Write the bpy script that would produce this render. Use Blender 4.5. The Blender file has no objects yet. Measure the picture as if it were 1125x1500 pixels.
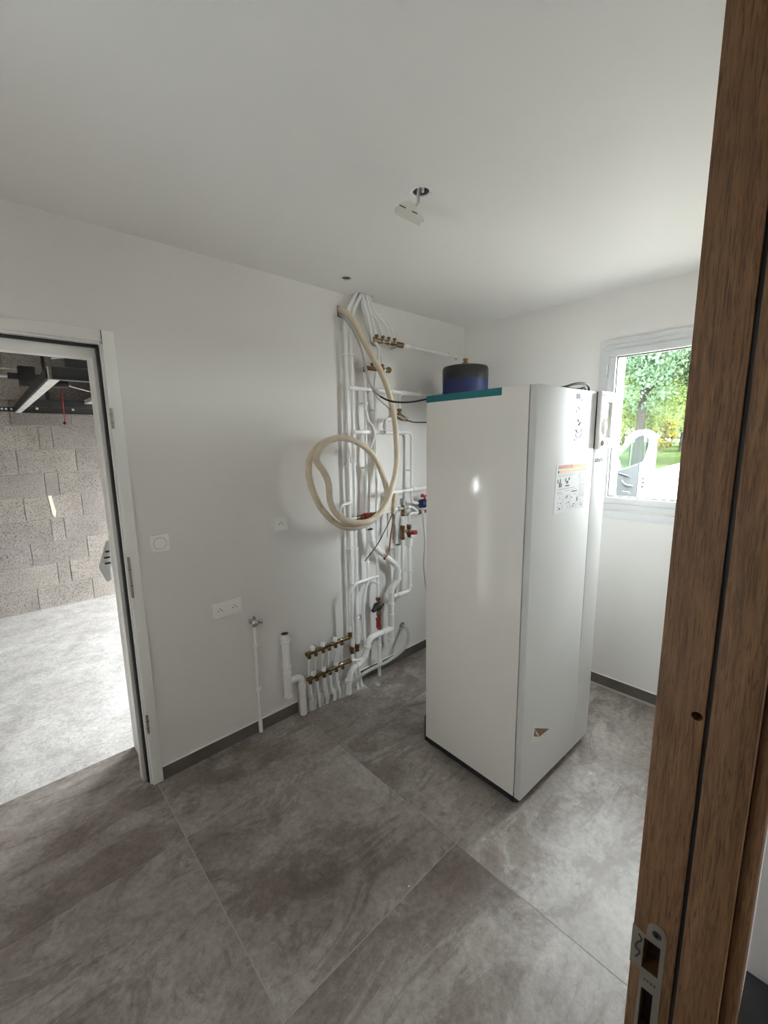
import bpy, bmesh, math, random
from mathutils import Vector, Matrix
random.seed(7)
scn = bpy.context.scene
COL = scn.collection

# ------------------------------------------------------------------ camera
cam_d = bpy.data.cameras.new('camera')
cam = bpy.data.objects.new('camera', cam_d); COL.objects.link(cam)
YAW, PITCH, ROLL, FPX = 0.749836, 0.165278, -0.0139647, 623.85
fw = Vector((math.sin(YAW)*math.cos(PITCH), math.cos(YAW)*math.cos(PITCH), -math.sin(PITCH)))
r0 = Vector((math.cos(YAW), -math.sin(YAW), 0)); u0 = r0.cross(fw)
cr, sr = math.cos(ROLL), math.sin(ROLL)
rt = cr*r0 + sr*u0; up = -sr*r0 + cr*u0
cam.matrix_world = Matrix(((rt.x, up.x, -fw.x, -2.8642), (rt.y, up.y, -fw.y, -2.1276), (rt.z, up.z, -fw.z, 1.6391), (0, 0, 0, 1)))
cam_d.sensor_fit = 'VERTICAL'; cam_d.sensor_height = 24.0
cam_d.lens = FPX/1500*24.0
cam_d.clip_start = 0.02; cam_d.clip_end = 400
scn.camera = cam

# ------------------------------------------------------------------ world, light, exposure
w = bpy.data.worlds.new('overcast_sky'); scn.world = w; w.use_nodes = True
bg = w.node_tree.nodes['Background']
bg.inputs[0].default_value = (0.93, 0.97, 1.0, 1); bg.inputs[1].default_value = 27.0
sun_d = bpy.data.lights.new('sun', 'SUN'); sun_d.energy = 14.0; sun_d.angle = math.radians(3); sun_d.color = (1.0, 0.95, 0.86)
sun = bpy.data.objects.new('sun', sun_d); COL.objects.link(sun); sun.location = (-8, 3, 14)
sun.rotation_euler = Vector((0.62, -0.22, -1.0)).to_track_quat('-Z', 'Y').to_euler()
def portal(name, loc, rot, sx, sy):
    l = bpy.data.lights.new(name, 'AREA'); l.shape = 'RECTANGLE'; l.size = sx; l.size_y = sy; l.energy = 1
    l.cycles.is_portal = True
    o = bpy.data.objects.new(name, l); o.location = loc; o.rotation_euler = rot; COL.objects.link(o)
H = math.pi/2
portal('window_portal', (0.125, -1.415, 1.70), (0, H, 0), 1.0, 0.70)
portal('garage_portal', (0.31, 2.13, 0.88), (0, H, 0), 2.04, 2.26)
portal('garage_window_portal', (-6.61, 2.90, 1.58), (0, -H, 0), 0.28, 0.24)
portal('added_window_portal', (-3.70, -1.30, 1.51), (0, -H, 0), 0.34, 0.38)
portal('added_corridor_portal', (-1.75, -5.3, 1.6), (H, 0, 0), 0.5, 0.7)
scn.view_settings.view_transform = 'Standard'
scn.view_settings.look = 'None'
scn.view_settings.gamma = 1.0
scn.view_settings.exposure = 0.62
scn.view_settings.use_curve_mapping = False
try:
    scn.cycles.max_bounces = 16; scn.cycles.diffuse_bounces = 10; scn.cycles.glossy_bounces = 5
    scn.cycles.transparent_max_bounces = 12; scn.cycles.sample_clamp_indirect = 60.0
    scn.cycles.caustics_reflective = False; scn.cycles.caustics_refractive = False
    scn.cycles.use_denoising = True
except Exception:
    pass

# ------------------------------------------------------------------ materials
MATS = {}
def newmat(name):
    m = bpy.data.materials.new(name); m.use_nodes = True; MATS[name] = m
    nt = m.node_tree; b = nt.nodes['Principled BSDF']
    return m, nt, b
def N(nt, typ, **kw):
    n = nt.nodes.new(typ)
    for k, v in kw.items():
        if k in n.inputs: n.inputs[k].default_value = v
        else: setattr(n, k, v)
    return n
def setp(b, color=None, rough=None, metal=None, coat=None, spec=None):
    if color: b.inputs['Base Color'].default_value = (*color, 1)
    if rough is not None: b.inputs['Roughness'].default_value = rough
    if metal is not None: b.inputs['Metallic'].default_value = metal
    if coat is not None: b.inputs['Coat Weight'].default_value = coat; b.inputs['Coat Roughness'].default_value = 0.08
    if spec is not None: b.inputs['Specular IOR Level'].default_value = spec
def ramp(nt, fac, stops):
    r = N(nt, 'ShaderNodeValToRGB'); e = r.color_ramp.elements
    while len(e) < len(stops): e.new(0.5)
    for i, (p, c) in enumerate(stops):
        e[i].position = p; e[i].color = (*c, 1)
    nt.links.new(fac, r.inputs[0]); return r.outputs[0]
def coords(nt, scale=(1, 1, 1), rnd=False, rotz=0):
    tc = N(nt, 'ShaderNodeTexCoord'); mp = N(nt, 'ShaderNodeMapping'); mp.inputs['Scale'].default_value = scale
    mp.inputs['Rotation'].default_value = (0, 0, rotz)
    nt.links.new(tc.outputs['Object'], mp.inputs[0])
    if rnd:
        oi = N(nt, 'ShaderNodeObjectInfo'); mu = N(nt, 'ShaderNodeMath', operation='MULTIPLY'); mu.inputs[1].default_value = 57.0
        nt.links.new(oi.outputs['Random'], mu.inputs[0]); nt.links.new(mu.outputs[0], mp.inputs['Location'])
    return mp.outputs[0]
def noise(nt, vec, scale, detail=4, rough=0.55, dist=0.0):
    n = N(nt, 'ShaderNodeTexNoise'); n.inputs['Scale'].default_value = scale; n.inputs['Detail'].default_value = detail
    n.inputs['Roughness'].default_value = rough; n.inputs['Distortion'].default_value = dist
    nt.links.new(vec, n.inputs['Vector']); return n.outputs['Fac']
def bump(nt, b, fac, strength=0.2, dist=0.002):
    bp = N(nt, 'ShaderNodeBump'); bp.inputs['Strength'].default_value = strength; bp.inputs['Distance'].default_value = dist
    nt.links.new(fac, bp.inputs['Height']); nt.links.new(bp.outputs[0], b.inputs['Normal'])
def mixc(nt, fac, a, c, mode='MIX'):
    m = N(nt, 'ShaderNodeMix'); m.data_type = 'RGBA'; m.blend_type = mode
    if isinstance(fac, (int, float)): m.inputs[0].default_value = fac
    else: nt.links.new(fac, m.inputs[0])
    for i, v in ((6, a), (7, c)):
        if isinstance(v, tuple): m.inputs[i].default_value = (*v, 1)
        else: nt.links.new(v, m.inputs[i])
    return m.outputs[2]
def plain(name, color, rough=0.5, metal=0.0, coat=None, var=0.06, sc=9.0, bmp=0.0):
    m, nt, b = newmat(name); setp(b, None, rough, metal, coat)
    f = noise(nt, coords(nt), sc, 3)
    lo = tuple(max(0, c*(1-var)) for c in color); hi = tuple(min(1, c*(1+var)) for c in color)
    nt.links.new(ramp(nt, f, [(0.3, lo), (0.7, hi)]), b.inputs['Base Color'])
    if bmp: bump(nt, b, noise(nt, coords(nt), sc*14, 3), bmp)
    return m
plain('wall_paint', (0.79, 0.77, 0.745), 0.55, var=0.012, sc=1.5, bmp=0.03)
plain('ceiling_paint', (0.82, 0.808, 0.79), 0.6, var=0.012, sc=1.2, bmp=0.03)
plain('white_lacquer', (0.87, 0.86, 0.835), 0.32, var=0.01)
plain('white_pvc', (0.90, 0.90, 0.89), 0.25, var=0.01)
plain('window_pvc', (0.70, 0.71, 0.72), 0.3, var=0.01)
plain('socket_white', (0.91, 0.90, 0.88), 0.3, var=0.01)
plain('pipe_white', (0.92, 0.92, 0.91), 0.25, var=0.03, sc=14)
plain('drain_white', (0.91, 0.905, 0.89), 0.3, var=0.03, sc=12)
plain('sleeve_white', (0.82, 0.81, 0.79), 0.6, var=0.06, sc=25)
plain('hose_cream', (0.70, 0.595, 0.455), 0.5, var=0.08, sc=16)
plain('hose_grey', (0.50, 0.50, 0.49), 0.5, var=0.05)
plain('cable_grey', (0.50, 0.48, 0.45), 0.5)
plain('black_rubber', (0.012, 0.012, 0.012), 0.5)
plain('dark_gap', (0.02, 0.02, 0.022), 0.6)
plain('seal_dark', (0.03, 0.032, 0.035), 0.55)
plain('brass', (0.25, 0.16, 0.07), 0.38, 0.85, var=0.2, sc=40)
plain('brass_dark', (0.21, 0.125, 0.065), 0.42, 0.75, var=0.25, sc=40)
plain('chrome', (0.60, 0.60, 0.59), 0.18, 1.0, var=0.05)
plain('copper', (0.33, 0.16, 0.10), 0.4, 0.7, var=0.15, sc=30)
plain('red_plastic', (0.33, 0.015, 0.02), 0.35)
plain('tank_black', (0.015, 0.015, 0.016), 0.35)
plain('tank_blue', (0.008, 0.018, 0.105), 0.5)
plain('teal_tape', (0.0, 0.135, 0.155), 0.45)
plain('unit_white', (0.65, 0.65, 0.64), 0.34, var=0.006, sc=3)
plain('unit_side_warm_lit', (0.80, 0.77, 0.725), 0.13, coat=0.6, var=0.006, sc=3)  # warm reflected light on the left side is put into the colour
plain('screen_grey', (0.24, 0.27, 0.30), 0.2)
plain('print_black', (0.03, 0.03, 0.03), 0.5)
plain('print_grey', (0.42, 0.43, 0.44), 0.5)
plain('print_light', (0.60, 0.61, 0.62), 0.5)
plain('paper_white', (0.72, 0.73, 0.74), 0.45, var=0.02)
plain('paper_orange', (0.75, 0.52, 0.22), 0.45, var=0.15, sc=20)
plain('paper_red', (0.62, 0.20, 0.15), 0.45, var=0.15, sc=20)
plain('cardboard', (0.22, 0.135, 0.075), 0.7, var=0.15, sc=40)
plain('tape_white', (0.70, 0.68, 0.62), 0.4, var=0.1, sc=60)
plain('screed', (0.55, 0.53, 0.50), 0.9, var=0.2, sc=30, bmp=0.4)
plain('strike_metal', (0.36, 0.34, 0.30), 0.42, 0.9, var=0.08, sc=50, bmp=0.05)
plain('wood_dark', (0.030, 0.017, 0.010), 0.6, var=0.3, sc=30)
plain('steel_galv', (0.62, 0.62, 0.60), 0.5, 0.35, var=0.25, sc=30)
plain('track_grey', (0.038, 0.040, 0.043), 0.5, 0.2, var=0.2, sc=6)
plain('track_black', (0.009, 0.009, 0.010), 0.5, 0.1)
plain('door_white', (0.78, 0.78, 0.78), 0.4)
plain('render_cream', (0.40, 0.38, 0.32), 0.85, var=0.05, sc=30, bmp=0.3)
plain('van_white', (0.11, 0.112, 0.115), 0.6, var=0.01)
plain('van_trim', (0.033, 0.036, 0.038), 0.6)
plain('van_dark', (0.006, 0.007, 0.008), 0.3)
plain('bark', (0.016, 0.015, 0.013), 0.9, var=0.4, sc=12, bmp=0.6)
plain('driveway', (0.20, 0.188, 0.168), 0.95, var=0.12, sc=2, bmp=0.2)
plain('lawn', (0.018, 0.0265, 0.008), 0.95, var=0.3, sc=1.0, bmp=0.5)
plain('dark_tile', (0.035, 0.036, 0.036), 0.4, var=0.3, sc=12)
plain('smear', (0.62, 0.60, 0.46), 0.9, var=0.15, sc=30)
plain('hole_shade_grey', (0.20, 0.195, 0.185), 0.8)  # shade inside the ceiling holes, as a colour
plain('grout', (0.47, 0.44, 0.40), 0.9)
plain('junction_cream', (0.70, 0.69, 0.62), 0.4)

def leafmat(name, a, c):
    m, nt, b = newmat(name); setp(b, None, 0.6)
    f = noise(nt, coords(nt), 0.8, 3)
    colr = ramp(nt, f, [(0.35, a), (0.65, c)])
    nt.links.new(colr, b.inputs['Base Color'])
    tr = N(nt, 'ShaderNodeBsdfTranslucent'); nt.links.new(colr, tr.inputs[0])
    mx = N(nt, 'ShaderNodeMixShader'); mx.inputs[0].default_value = 0.45
    nt.links.new(b.outputs[0], mx.inputs[1]); nt.links.new(tr.outputs[0], mx.inputs[2])
    nt.links.new(mx.outputs[0], nt.nodes['Material Output'].inputs[0])
leafmat('leaf_green', (0.055, 0.082, 0.026), (0.112, 0.142, 0.050))
leafmat('leaf_blue', (0.052, 0.088, 0.054), (0.092, 0.136, 0.086))
leafmat('leaf_yellow', (0.085, 0.080, 0.014), (0.13, 0.118, 0.024))

for q_ in ('lawn', 'driveway', 'bark', 'van_trim', 'leaf_green', 'leaf_blue', 'leaf_yellow', 'render_cream'):
    setp(MATS[q_].node_tree.nodes['Principled BSDF'], spec=0.0)
setp(MATS['van_white'].node_tree.nodes['Principled BSDF'], spec=0.1)
# floor tile
m, nt, b = newmat('floor_tile')
v = coords(nt, rnd=True)
n1 = noise(nt, v, 2.2, 9, 0.68, 0.5); n2 = noise(nt, coords(nt, (1.0, 1.9, 1), True, 0.6), 1.9, 9, 0.70, 0.9); n3 = noise(nt, v, 38, 8, 0.82)
c1 = ramp(nt, n1, [(0.30, (0.20, 0.168, 0.150)), (0.50, (0.325, 0.292, 0.271)), (0.70, (0.44, 0.415, 0.393))])
c2 = ramp(nt, n2, [(0.40, (0.66, 0.61, 0.57)), (0.485, (0.80, 0.775, 0.755)), (0.50, (0.97, 0.97, 0.97)), (0.68, (1.16, 1.17, 1.17))])
c3 = ramp(nt, n3, [(0.34, (0.62, 0.61, 0.60)), (0.50, (0.98, 0.98, 0.98)), (0.66, (1.28, 1.28, 1.28))])
cc = mixc(nt, 0.85, mixc(nt, 1.0, c1, c2, 'MULTIPLY'), c3, 'MULTIPLY')
nt.links.new(cc, b.inputs['Base Color'])
rr = N(nt, 'ShaderNodeMapRange'); rr.inputs[3].default_value = 0.36; rr.inputs[4].default_value = 0.52
nt.links.new(n3, rr.inputs[0]); nt.links.new(rr.outputs[0], b.inputs['Roughness'])
bump(nt, b, n3, 0.12, 0.001)
# skirting tile: the same stoneware, finer
m, nt, b = newmat('skirting_tile'); setp(b, None, 0.45)
v = coords(nt, rnd=True)
nt.links.new(ramp(nt, noise(nt, v, 5, 6), [(0.3, (0.115, 0.098, 0.083)), (0.7, (0.178, 0.16, 0.142))]), b.inputs['Base Color'])
# garage screed
m, nt, b = newmat('garage_concrete'); setp(b, None, 0.75)
v = coords(nt); n1 = noise(nt, v, 1.3, 8, 0.65, 0.6); n2 = noise(nt, v, 60, 6, 0.8); n3 = noise(nt, v, 7, 6, 0.7)
c = mixc(nt, 1.0, ramp(nt, n1, [(0.32, (0.44, 0.425, 0.40)), (0.68, (0.64, 0.635, 0.62))]), ramp(nt, n2, [(0.34, (0.62, 0.62, 0.62)), (0.55, (1.04, 1.04, 1.04))]), 'MULTIPLY')
c = mixc(nt, 0.8, c, ramp(nt, n3, [(0.36, (0.74, 0.73, 0.72)), (0.58, (1.06, 1.06, 1.06))]), 'MULTIPLY')
nt.links.new(c, b.inputs['Base Color']); bump(nt, b, n2, 0.3, 0.002)
# concrete block with open pores
m, nt, b = newmat('concrete_block'); setp(b, None, 0.95)
v = coords(nt, rnd=True); n1 = noise(nt, v, 3, 5); n2 = noise(nt, v, 85, 4, 0.75)
tint = N(nt, 'ShaderNodeObjectInfo')
c = ramp(nt, n1, [(0.3, (0.205, 0.185, 0.166)), (0.7, (0.275, 0.252, 0.228))])
c = mixc(nt, 1.0, c, ramp(nt, n2, [(0.36, (0.12, 0.12, 0.12)), (0.45, (0.85, 0.85, 0.85)), (0.70, (1.25, 1.25, 1.25))]), 'MULTIPLY')
c = mixc(nt, 1.0, c, ramp(nt, tint.outputs['Random'], [(0.0, (0.86, 0.86, 0.87)), (1.0, (1.1, 1.08, 1.06))]), 'MULTIPLY')
nt.links.new(c, b.inputs['Base Color']); bump(nt, b, n2, 0.8, 0.004)
plain('mortar', (0.30, 0.285, 0.265), 0.95, var=0.15, sc=30)
# oak
m, nt, b = newmat('oak'); setp(b, None, 0.5)
n1 = noise(nt, coords(nt, (16, 16, 1.4)), 2.2, 7, 0.62, 2.2); n2 = noise(nt, coords(nt, (330, 330, 13)), 1.6, 5, 0.72, 1.2)
c = ramp(nt, n1, [(0.28, (0.165, 0.082, 0.036)), (0.5, (0.235, 0.118, 0.050)), (0.75, (0.30, 0.158, 0.070))])
c = mixc(nt, 0.9, c, ramp(nt, n2, [(0.38, (0.34, 0.30, 0.28)), (0.52, (0.95, 0.95, 0.95)), (0.75, (1.22, 1.20, 1.16))]), 'MULTIPLY')
nt.links.new(c, b.inputs['Base Color']); bump(nt, b, n2, 0.5, 0.0012)
# glass
def glassmat(name, tint, g):
    m, nt, b = newmat(name); nt.nodes.remove(b)
    t = N(nt, 'ShaderNodeBsdfTransparent'); t.inputs[0].default_value = (*tint, 1)
    gl = N(nt, 'ShaderNodeBsdfGlossy'); gl.inputs['Roughness'].default_value = 0.01
    lw = N(nt, 'ShaderNodeLayerWeight'); lw.inputs[0].default_value = 0.5
    pw = N(nt, 'ShaderNodeMath', operation='POWER'); pw.inputs[1].default_value = 5.0
    nt.links.new(lw.outputs['Facing'], pw.inputs[0])
    fr = N(nt, 'ShaderNodeMath', operation='MULTIPLY_ADD'); fr.inputs[1].default_value = 0.6; fr.inputs[2].default_value = g
    nt.links.new(pw.outputs[0], fr.inputs[0])
    mx = N(nt, 'ShaderNodeMixShader'); nt.links.new(fr.outputs[0], mx.inputs[0])
    nt.links.new(t.outputs[0], mx.inputs[1]); nt.links.new(gl.outputs[0], mx.inputs[2])
    nt.links.new(mx.outputs[0], nt.nodes['Material Output'].inputs[0])
glassmat('pane_glass', (0.97, 0.99, 0.985), 0.025)
glassmat('van_glass', (0.82, 0.93, 0.92), 0.05)

# ------------------------------------------------------------------ mesh helpers
class MB:
    def __init__(s): s.v = []; s.f = []
    def add(s, vs, fs):
        k = len(s.v); s.v += [tuple(q) for q in vs]; s.f += [tuple(i+k for i in f) for f in fs]; return s
    def box(s, x0, x1, y0, y1, z0, z1):
        x0, x1 = sorted((x0, x1)); y0, y1 = sorted((y0, y1)); z0, z1 = sorted((z0, z1))
        vs = [(x, y, z) for z in (z0, z1) for y in (y0, y1) for x in (x0, x1)]
        return s.add(vs, [(0, 2, 3, 1), (4, 5, 7, 6), (0, 1, 5, 4), (2, 6, 7, 3), (0, 4, 6, 2), (1, 3, 7, 5)])
    def sweep(s, pts, r, n=12, cap0=True, cap1=True, flip=False):
        P = [Vector(p) for p in pts]; R = r if isinstance(r, (list, tuple)) else [r]*len(P)
        T = []
        for i in range(len(P)):
            a = P[max(0, i-1)]; c = P[min(len(P)-1, i+1)]; t = c-a
            if t.length < 1e-7: t = T[-1] if T else Vector((0, 0, 1))
            T.append(t.normalized())
        up = Vector((0, 0, 1)) if abs(T[0].z) < 0.9 else Vector((1, 0, 0))
        nrm = (up - T[0]*up.dot(T[0])).normalized(); rings = []
        for i, p in enumerate(P):
            nrm = (nrm - T[i]*nrm.dot(T[i])).normalized(); bn = T[i].cross(nrm)
            rings.append([p + (nrm*math.cos(2*math.pi*k/n) + bn*math.sin(2*math.pi*k/n))*R[i] for k in range(n)])
        vs = [q for rg in rings for q in rg]; fs = []
        for i in range(len(P)-1):
            for k in range(n):
                a, b2 = i*n+k, i*n+(k+1) % n
                fs.append((a, b2, b2+n, a+n))
        if cap0: fs.append(tuple(range(n-1, -1, -1)))
        if cap1: fs.append(tuple((len(P)-1)*n+k for k in range(n)))
        if flip: fs = [tuple(reversed(f)) for f in fs]
        return s.add(vs, fs)
    def cyl(s, a, b2, r, n=16, r2=None): return s.sweep([a, b2], [r, r if r2 is None else r2], n)
    def lathe(s, base, axis, prof, n=24, caps=True):
        # prof: list of (radius, height) along axis
        a = Vector(base); ax = Vector(axis).normalized()
        q = Vector((0, 0, 1)) if abs(ax.z) < 0.9 else Vector((1, 0, 0))
        e1 = (q - ax*q.dot(ax)).normalized(); e2 = ax.cross(e1); vs = []; fs = []
        for (r, h) in prof:
            for k in range(n):
                t = 2*math.pi*k/n; vs.append(a + ax*h + (e1*math.cos(t)+e2*math.sin(t))*max(r, 1e-5))
        for i in range(len(prof)-1):
            for k in range(n):
                x, y = i*n+k, i*n+(k+1) % n
                fs.append((x, y, y+n, x+n))
        if caps and prof[0][0] > 1e-4: fs.append(tuple(range(n-1, -1, -1)))
        if caps and prof[-1][0] > 1e-4: fs.append(tuple((len(prof)-1)*n+k for k in range(n)))
        return s.add(vs, fs)
    def prism(s, poly, o, e1, e2, e3, d):
        # polygon (a,b) in plane o + a*e1 + b*e2, extruded d along e3
        o, e1, e2, e3 = map(Vector, (o, e1, e2, e3)); n = len(poly)
        vs = [o + e1*a + e2*b2 for a, b2 in poly]; vs += [q + e3*d for q in vs]
        fs = [tuple(range(n-1, -1, -1)), tuple(range(n, 2*n))] + [(i, (i+1) % n, (i+1) % n+n, i+n) for i in range(n)]
        return s.add(vs, fs)
    def sphere(s, c, r, n=14, sx=1, sy=1, sz=1):
        k = len(s.v); prof = [(math.sin(math.pi*i/n)*r, -math.cos(math.pi*i/n)*r) for i in range(n+1)]
        s.lathe((0, 0, 0), (0, 0, 1), prof, n*2)
        for i in range(k, len(s.v)):
            x, y, z = s.v[i]; s.v[i] = (c[0]+x*sx, c[1]+y*sy, c[2]+z*sz)
        return s
    def build(s, name, mat, parent=None, smooth=None, bevel=0.0, local=False):
        me = bpy.data.meshes.new(name)
        off = Vector((0, 0, 0))
        if parent is not None and not local:
            q = parent
            while q is not None: off += q.location; q = q.parent
        me.from_pydata([tuple(Vector(q)-off) for q in s.v], [], s.f)
        bm = bmesh.new(); bm.from_mesh(me); bmesh.ops.recalc_face_normals(bm, faces=bm.faces)
        if bevel:
            ed = [e for e in bm.edges if len(e.link_faces) == 2 and e.calc_face_angle(0) > 0.6]
            bmesh.ops.bevel(bm, geom=ed, offset=bevel, segments=2, profile=0.6, affect='EDGES')
        bm.to_mesh(me); bm.free()
        me.materials.append(MATS[mat])
        o = bpy.data.objects.new(name, me); COL.objects.link(o); o.parent = parent
        if smooth is None: smooth = 40
        if smooth:
            me.polygons.foreach_set('use_smooth', [True]*len(me.polygons))
            try: me.set_sharp_from_angle(angle=math.radians(smooth))
            except Exception: pass
        return o
def tag(o, label=None, cat=None, group=None, kind=None):
    if label: o['label'] = label
    if cat: o['category'] = cat
    if group: o['group'] = group
    if kind: o['kind'] = kind
    return o
def thing(name, loc, label, cat, group=None):
    o = bpy.data.objects.new(name, None); o.location = loc; o.empty_display_size = 0.05; COL.objects.link(o)
    bpy.context.view_layer.update()
    return tag(o, label, cat, group)
def struct(name, mb, mat, parent=None, **kw):
    return tag(mb.build(name, mat, parent, **kw), kind='structure')
def smoothpath(pts, step=6):
    P = [Vector(p) for p in pts]; out = []
    for i in range(len(P)-1):
        a = P[max(0, i-1)]; b2 = P[i]; c = P[i+1]; d = P[min(len(P)-1, i+2)]
        for k in range(step):
            t = k/step
            out.append(0.5*((2*b2)+(c-a)*t+(2*a-5*b2+4*c-d)*t*t+(3*b2-a-3*c+d)*t**3))
    out.append(P[-1]); return out
def fillet(pts, rad, step=5):
    P = [Vector(p) for p in pts]; out = [P[0]]
    for i in range(1, len(P)-1):
        a, b2, c = P[i-1], P[i], P[i+1]
        d1 = (a-b2); d2 = (c-b2); L = min(rad, d1.length*0.48, d2.length*0.48)
        p1 = b2+d1.normalized()*L; p2 = b2+d2.normalized()*L
        for k in range(step+1):
            t = k/step; out.append(p1*(1-t)**2+b2*2*t*(1-t)+p2*t*t)
    out.append(P[-1]); return out
def cut(obj, cutters, local=False):
    for mb in cutters:
        c = mb.build('cutter', 'dark_gap', smooth=0)
        bpy.context.view_layer.update()
        if local: c.matrix_world = obj.matrix_world.copy()
        md = obj.modifiers.new('cut', 'BOOLEAN'); md.object = c; md.operation = 'DIFFERENCE'; md.solver = 'EXACT'
        dg = bpy.context.evaluated_depsgraph_get(); dg.update()
        me = bpy.data.meshes.new_from_object(obj.evaluated_get(dg)); old = obj.data
        obj.modifiers.clear(); obj.data = me; bpy.data.meshes.remove(old)
        bpy.data.objects.remove(c)
    return obj
X, Y, Z = (1, 0, 0), (0, 1, 0), (0, 0, 1)

# ------------------------------------------------------------------ the setting: room shell
HC = 2.5
# floor slab and single tiles (80 cm grid)
floor = struct('floor', MB().box(-4.9, 0.0, -5.3, 0.0, -0.16, -0.0012).box(-3.29, -2.45, 0.0, 0.362, -0.16, -0.0012), 'grout')
def tile_piece(x0, x1, y0, y1):
    g = 0.0012; m_ = MB(); sx, sy = x1-x0-2*g, y1-y0-2*g
    m_.box(0, sx, 0, sy, -0.0095, 0)
    return m_, (x0+g, y0+g)
tile_cache = {}
def put_tile(x0, x1, y0, y1, poly=None, mat='floor_tile'):
    key = (round(x1-x0, 3), round(y1-y0, 3), mat) if poly is None else None
    if key in tile_cache and key is not None:
        o = tile_cache[key].copy(); COL.objects.link(o); o.parent = floor
    else:
        if poly: mb = MB().prism([(a-x0, c-y0) for a, c in poly], (0, 0, -0.0095), X, Y, Z, 0.0095)
        else: mb = tile_piece(x0, x1, y0, y1)[0]
        o = mb.build('floor_tile', mat, floor, bevel=0.0009, local=True, smooth=0)
        if key: tile_cache[key] = o
    o.location = (x0+0.0012, y0+0.0012, 0) if not poly else (x0, y0, 0)
xs = [-4.834, -4.034, -3.234, -2.434, -1.634, -0.834, -0.034]
ys = [-5.293, -4.493, -3.693, -2.893, -2.093, -2.013, -1.213, -0.413]
for i in range(len(xs)-1):
    for j in range(len(ys)-1): put_tile(xs[i], xs[i+1], ys[j], ys[j+1], mat='dark_tile' if ys[j] < -2.8 else 'floor_tile')
for i in range(len(xs)-1):
    x0, x1 = xs[i], xs[i+1]
    if x1 == -2.434: put_tile(-3.234, -2.434, -0.413, 0.362)
    elif x1 == -0.834:
        g = .0012
        put_tile(x0, x1, -0.413, 0, [(x0+g, -0.413+g), (x1-g, -0.413+g), (x1-g, -0.002), (-1.15, -0.002), (-1.15, -0.108), (-1.34, -0.081), (-1.62, -0.05), (x0+g, -0.048)])
    else: put_tile(x0, x1, -0.413, 0.0)
struct('trim_1', MB().prism([(-1.63, -0.05), (-1.34, -0.082), (-1.15, -0.109), (-1.15, -0.003), (-1.63, -0.003)], (0, 0, -0.002), X, Y, Z, 0.0015), 'screed')

# pipe wall (back) with garage doorway, hose slot and hose hole
wb = struct('wall_back', MB().box(-2.45, 0.11, 0.0, 0.36, -0.16, HC+0.4), 'wall_paint', smooth=0)
cut(wb, [MB().box(-1.236, -1.188, -0.05, 0.09, 2.366, 2.428), MB().cyl((-0.712, -0.05, 0.262), (-0.712, 0.12, 0.262), 0.030, 24)])
struct('wall_back_left', MB().box(-6.5, -3.29, 0.0, 0.36, -0.16, HC+0.4), 'wall_paint', smooth=0)
struct('wall_back_lintel', MB().box(-3.29, -2.45, 0.0, 0.36, 2.055, HC+0.4), 'wall_paint', smooth=0)
# window wall (right)
wr = struct('wall_right', MB().box(0.0, 0.11, -5.6, -0.0005, -0.16, HC+0.4), 'wall_paint', smooth=0)
cut(wr, [MB().box(-0.1, 0.4, -1.765, -1.065, 1.20, 2.195)])
# exterior skin around the window, rendered
fs = MB()
for a in ((-5.6, -1.765, -0.2, 3.0), (-1.065, 0.36, -0.2, 3.0), (-1.765, -1.065, -0.2, 1.20), (-1.765, -1.065, 2.195, 3.0)): fs.box(0.111, 0.13, a[0], a[1], a[2], a[3])
struct('wall_facade', fs, 'render_cream', smooth=0)
rv = MB().box(0.065, 0.34, -1.070, -1.05, 1.20, 2.195).box(0.065, 0.13, -1.7655, -1.763, 1.20, 2.195).box(0.065, 0.13, -1.765, -1.065, 2.192, 2.1955).box(0.065, 0.16, -1.765, -1.065, 1.1995, 1.215)
struct('trim_2', rv, 'render_cream', smooth=0)
# corridor door wall (front), with the oak doorway
struct('wall_front', MB().box(-2.325, 0.0, -2.10, -2.03, -0.004, HC), 'wall_paint', smooth=0)
struct('wall_front_left', MB().box(-4.9, -3.215, -2.10, -2.03, -0.004, HC), 'wall_paint', smooth=0)
struct('wall_front_lintel', MB().box(-3.215, -2.325, -2.10, -2.03, 2.07, HC), 'wall_paint', smooth=0)
wl = struct('wall_left', MB().box(-3.70, -3.60, -2.03, 0.0, -0.004, HC), 'wall_paint', smooth=0)
cut(wl, [MB().box(-3.8, -3.5, -1.49, -1.11, 1.34, 1.68)])  # opening for the added, unseen side window
w2 = tag(bpy.data.objects.new('added_window', None), kind='structure'); COL.objects.link(w2)  # unseen window added to brighten the cabinet side and jamb
struct('wall_corridor_right', MB().box(-1.325, -1.255, -5.3, -2.1, -0.004, HC), 'wall_paint', smooth=0)
struct('wall_corridor_left', MB().box(-4.9, -4.8, -5.3, -2.1, -0.004, HC), 'wall_paint', smooth=0)
wc = struct('wall_corridor_back', MB().box(-4.9, -1.255, -5.4, -5.3, -0.16, HC), 'wall_paint', smooth=0)
cut(wc, [MB().box(-2.0, -1.5, -5.5, -5.2, 1.25, 1.95)])  # unseen opening added to bring fill light through the doorway
# ceiling with two round spot holes
ce = struct('ceiling', MB().box(-4.9, 0.0, -5.4, 0.0, HC, HC+0.4), 'ceiling_paint', smooth=0)
SP1, SP2 = (-1.626, -1.012), (-1.328, -0.206)
cut(ce, [MB().cyl((*SP1, HC-0.1), (*SP1, HC+0.12), 0.030, 28), MB().cyl((*SP2, HC-0.1), (*SP2, HC+0.12), 0.026, 28),
         MB().box(-1.145, -1.02, -0.085, 0.01, HC-0.1, HC+0.06)])

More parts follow.
